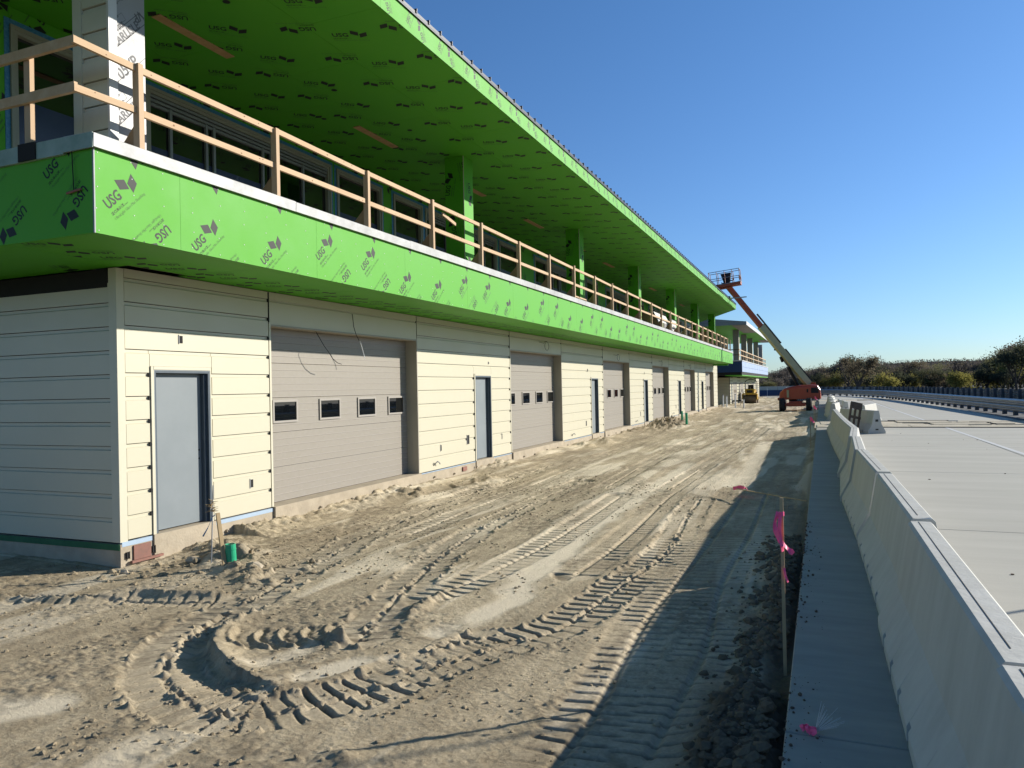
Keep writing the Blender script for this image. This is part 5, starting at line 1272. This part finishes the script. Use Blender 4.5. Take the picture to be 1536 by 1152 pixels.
LEAFS = {}
for nm, c1, c2 in (('olive', (.115, .115, .055), (.07, .075, .04)), ('gold', (.22, .20, .055), (.14, .13, .045)), ('rust', (.125, .105, .068), (.085, .075, .05)), ('plum', (.115, .10, .085), (.075, .068, .06)), ('dark', (.062, .068, .040), (.04, .045, .03))):
    m = mat('foliage_' + nm, c1, .9, (.6, .9), col2=c2); M['leaf_' + nm] = m
    n = m.node_tree.nodes; b = n['Principled BSDF']; b.inputs['Specular IOR Level'].default_value = .1
    tl = n.new('ShaderNodeBsdfTranslucent'); tl.inputs[0].default_value = (*[min(1, c * 1.5) for c in c1], 1); ms = n.new('ShaderNodeMixShader'); ms.inputs[0].default_value = .42
    out = n['Material Output']; l = m.node_tree.links; l.new(b.outputs[0], ms.inputs[1]); l.new(tl.outputs[0], ms.inputs[2]); l.new(ms.outputs[0], out.inputs[0])
def tree_mesh(seed, kind, leafm, dens=1.0, H=9, Wd=3.4):
    r = random.Random(seed); br = MB(); ends = []
    def grow(p, d, L, rad_, lv):
        q = p + d * L; br.tube(p, q, rad_, 'bark', 5 if lv < 2 else 4, rad_ * .65, False)
        if lv >= (4 if kind == 'bare' else 3): ends.append(q); return
        if lv >= 1: ends.append(q)
        for i in range(r.choice((3, 4)) if lv else 6):
            a = r.uniform(0, 6.28); sp = r.uniform(.35, .85) if lv else r.uniform(.25, .9)
            nd = (d + Vector((math.cos(a) * sp, math.sin(a) * sp, r.uniform(-.1, .35)))).normalized()
            st = p + d * L * r.uniform(.55, 1.0) if lv == 0 else q
            grow(st, nd, L * r.uniform(.5, .72), rad_ * .55, lv + 1)
    grow(Vector((0, 0, -.4)), Vector((r.uniform(-.05, .05), r.uniform(-.05, .05), 1)).normalized(), H * .36, H * .022, 0)
    lf = MB(); nl = int((3600 if kind != 'bare' else 160) * dens)
    zmax = max(e.z for e in ends); clumps = [(e + Vector((r.uniform(-.3, .3), r.uniform(-.3, .3), r.uniform(-.3, .4))), r.uniform(.4, 1.0)) for e in ends]
    if kind != 'bare':
        for _ in range(14):
            a = r.uniform(0, 6.28); z = r.uniform(.12, .85) * H; rr_ = Wd * math.sin(min(1, z / H + .25) * math.pi * .85) * r.uniform(.3, .9); clumps.append((Vector((rr_ * math.cos(a), rr_ * math.sin(a), z)), r.uniform(.7, 1.3)))
    for _ in range(nl):
        c, s_ = r.choice(clumps); v = Vector((r.gauss(0, 1), r.gauss(0, 1), r.gauss(0, .8))) * s_ * .43; p = c + v
        if p.z < .1: p.z = r.uniform(.1, 1.5)
        u = Vector((r.uniform(-1, 1), r.uniform(-1, 1), r.uniform(-1, 1))).normalized(); w = u.orthogonal().normalized(); a = r.uniform(.05, .13) * (1 if kind != 'bare' else .45)
        lf.poly([p - u * a, p + w * a * .8, p + u * a, p - w * a * .8], leafm)
    return br.mesh('trunk'), lf.mesh('crown')
KINDS = [('full', 'olive', 9, 3.6, 'olive green broad tree'), ('full', 'gold', 6.5, 3.0, 'yellow green autumn tree'), ('full', 'rust', 9, 3.8, 'rusty brown autumn tree'), ('full', 'plum', 8, 3.6, 'purplish brown near leafless tree'),
         ('bare', 'plum', 10, 3.0, 'tall thin bare tree'), ('full', 'dark', 8, 3.8, 'dark green dense tree'), ('full', 'plum', 6.5, 3.6, 'low rounded purple brown tree'), ('full', 'gold', 5.5, 2.8, 'small golden shrub like tree')]
TM = [tree_mesh(11 + i, k, 'leaf_' + lf, 1.0, h, w) for i, (k, lf, h, w, lb) in enumerate(KINDS)]
rt = random.Random(5); TR = []
TOP = [max(np.percentile([v.co.z for v in c_.vertices], 99.3), np.percentile([v.co.z for v in t_.vertices], 99) * (1.0 if KINDS[i_][0] == 'bare' else .0)) for i_, (t_, c_) in enumerate(TM)]
def bearing(px): return (px - 768) / 1119
def place_tree(px, dist, k, hpx, tag_=''):
    # px = bearing in the photograph's frame measured from the view axis; converted to a ground position
    th = math.atan((px - 768) / 1119.0) - math.atan(464 / 1119.0)
    x = dist * math.tan(th); y = dist
    H0 = KINDS[k][2]; zb = -1.2; want = hpx * (dist * 1.04) / 1119 + 2.1 - zb
    s_ = want / TOP[k]
    side = ('left of the lift' if px < 1165 else 'behind the lift boom' if px < 1235 else 'in the gap above the far pavement' if px < 1330 else 'behind the steel guard rail' if px < 1450 else 'at far right behind the rail')
    t = thing('tree', f'{KINDS[k][4]} {tag_ or side}', 'tree', (x, y, zb), rt.uniform(0, 6.28), group=f'{KINDS[k][4]}s {side} in the tree line')
    TR.append((px, k, side, tag_, t))
    t.scale = (s_ * rt.uniform(.9, 1.25), s_ * rt.uniform(.9, 1.25), s_)
    link('trunk', TM[k][0], t); link('crown', TM[k][1], t)
# skyline of the photograph: (pixel column, height above the horizon in pixels)
SKY = [(1140, 8), (1155, 12), (1168, 14), (1182, 26), (1195, 20), (1210, 14), (1225, 22), (1245, 22), (1262, 24), (1280, 34), (1300, 28), (1316, 22), (1330, 26), (1345, 16), (1360, 24), (1380, 22), (1400, 20), (1420, 22), (1440, 20), (1460, 20), (1480, 26), (1500, 30), (1520, 42), (1540, 46), (1560, 44), (1590, 40)]
def skyh(px):
    for (a, ha), (b, hb) in zip(SKY[:-1], SKY[1:]):
        if a <= px <= b: return ha + (hb - ha) * (px - a) / (b - a)
    return 18 if px < 1140 else 40
px = 1120
while px < 1600:      # back row, tall
    k = rt.choice((3, 3, 6, 2, 0, 5)) if px > 1240 else rt.choice((3, 6, 6, 3, 0)); place_tree(px, rt.uniform(170, 195), k, skyh(px) * rt.uniform(.8, 1.0)); px += rt.uniform(5, 8)
px = 1130
while px < 1600:      # front row, lower, more colour
    k = rt.choice((0, 5, 1, 2, 5, 7)) if px > 1235 else rt.choice((6, 3, 5, 0)); place_tree(px, rt.uniform(140, 160), k, skyh(px) * rt.uniform(.25, .62)); px += rt.uniform(10, 16)
for px, d, k, h, tg in ((1287, 135, 2, 33, 'standing tallest left of the white road line, with dark upper crown'), (1330, 138, 1, 10, 'glowing beside the dip in the tree line above the line marking'), (1432, 140, 4, 28, 'sticking up alone above the middle of the right tree line'), (1438, 138, 7, 9, 'brightest, low behind the guard rail posts'), (1525, 118, 5, 44, 'largest of all, cut by the right edge of the picture'), (1512, 150, 0, 36, 'just left of the largest tree at the right edge'), (1395, 145, 0, 18, 'in front of the brown trees in the middle right'), (1270, 150, 4, 36, 'poking above the skyline right of the lift'), (1355, 150, 4, 27, 'poking above the skyline over the road'), (1180, 170, 4, 22, 'poking up between the second building and the boom')):
    place_tree(px, d, k, h, tg)
ORD = 'first second third fourth fifth sixth seventh eighth ninth tenth eleventh twelfth thirteenth fourteenth'.split()
from collections import defaultdict
dd = defaultdict(list)
for px, k, side, tg, t in TR:
    if not tg: dd[(k, side)].append((px, t))
for (k, side), L_ in dd.items():
    L_.sort(key=lambda q: q[0])
    for i, (px, t) in enumerate(L_):
        t['label'] = f'{KINDS[k][4]} {side}' + (f', {ORD[min(i, 13)]} such from left' if len(L_) > 1 else '')
# wooded ridge behind
r = random.Random(9); mb = MB()
X_ = np.linspace(-150, 260, 90)
for i in range(len(X_) - 1):
    x0, x1 = X_[i], X_[i + 1]
    h0, h1 = 6.6 + 1.2 * math.sin(x0 * .05) + .02 * max(0, x0), 6.6 + 1.2 * math.sin(x1 * .05) + .02 * max(0, x1)
    mb.poly([(x0, 260, -2), (x1, 260, -2), (x1, 300, h1), (x0, 300, h0)], 'leaf_plum'); mb.poly([(x0, 300, h0), (x1, 300, h1), (x1, 360, h1), (x0, 360, h0)], 'leaf_plum')
mb.obj('wooded_ridge', None, kind='structure')
mb = MB()
for _ in range(42000):
    x = r.uniform(-120, 230); y = r.uniform(258, 306); h = 6.6 + 1.2 * math.sin(x * .05) + .02 * max(0, x); f = min(1, (y - 258) / 40); z = -2 + (h + 2) * f + r.uniform(0, 1.1) * (.6 + .4 * math.sin(x * .9 + y))
    u = Vector((r.uniform(-1, 1), r.uniform(-1, 1), r.uniform(-1, 1))).normalized(); w = u.orthogonal().normalized(); a = r.uniform(.10, .26); p = Vector((x, y, z))
    mb.poly([p - u * a, p + w * a, p + u * a, p - w * a], r.choice(('leaf_plum', 'leaf_plum', 'leaf_rust', 'leaf_olive')))
mb.obj('far_woods', None, kind='stuff', label='far off brown woods on the ridge behind the tree line', category='woods')
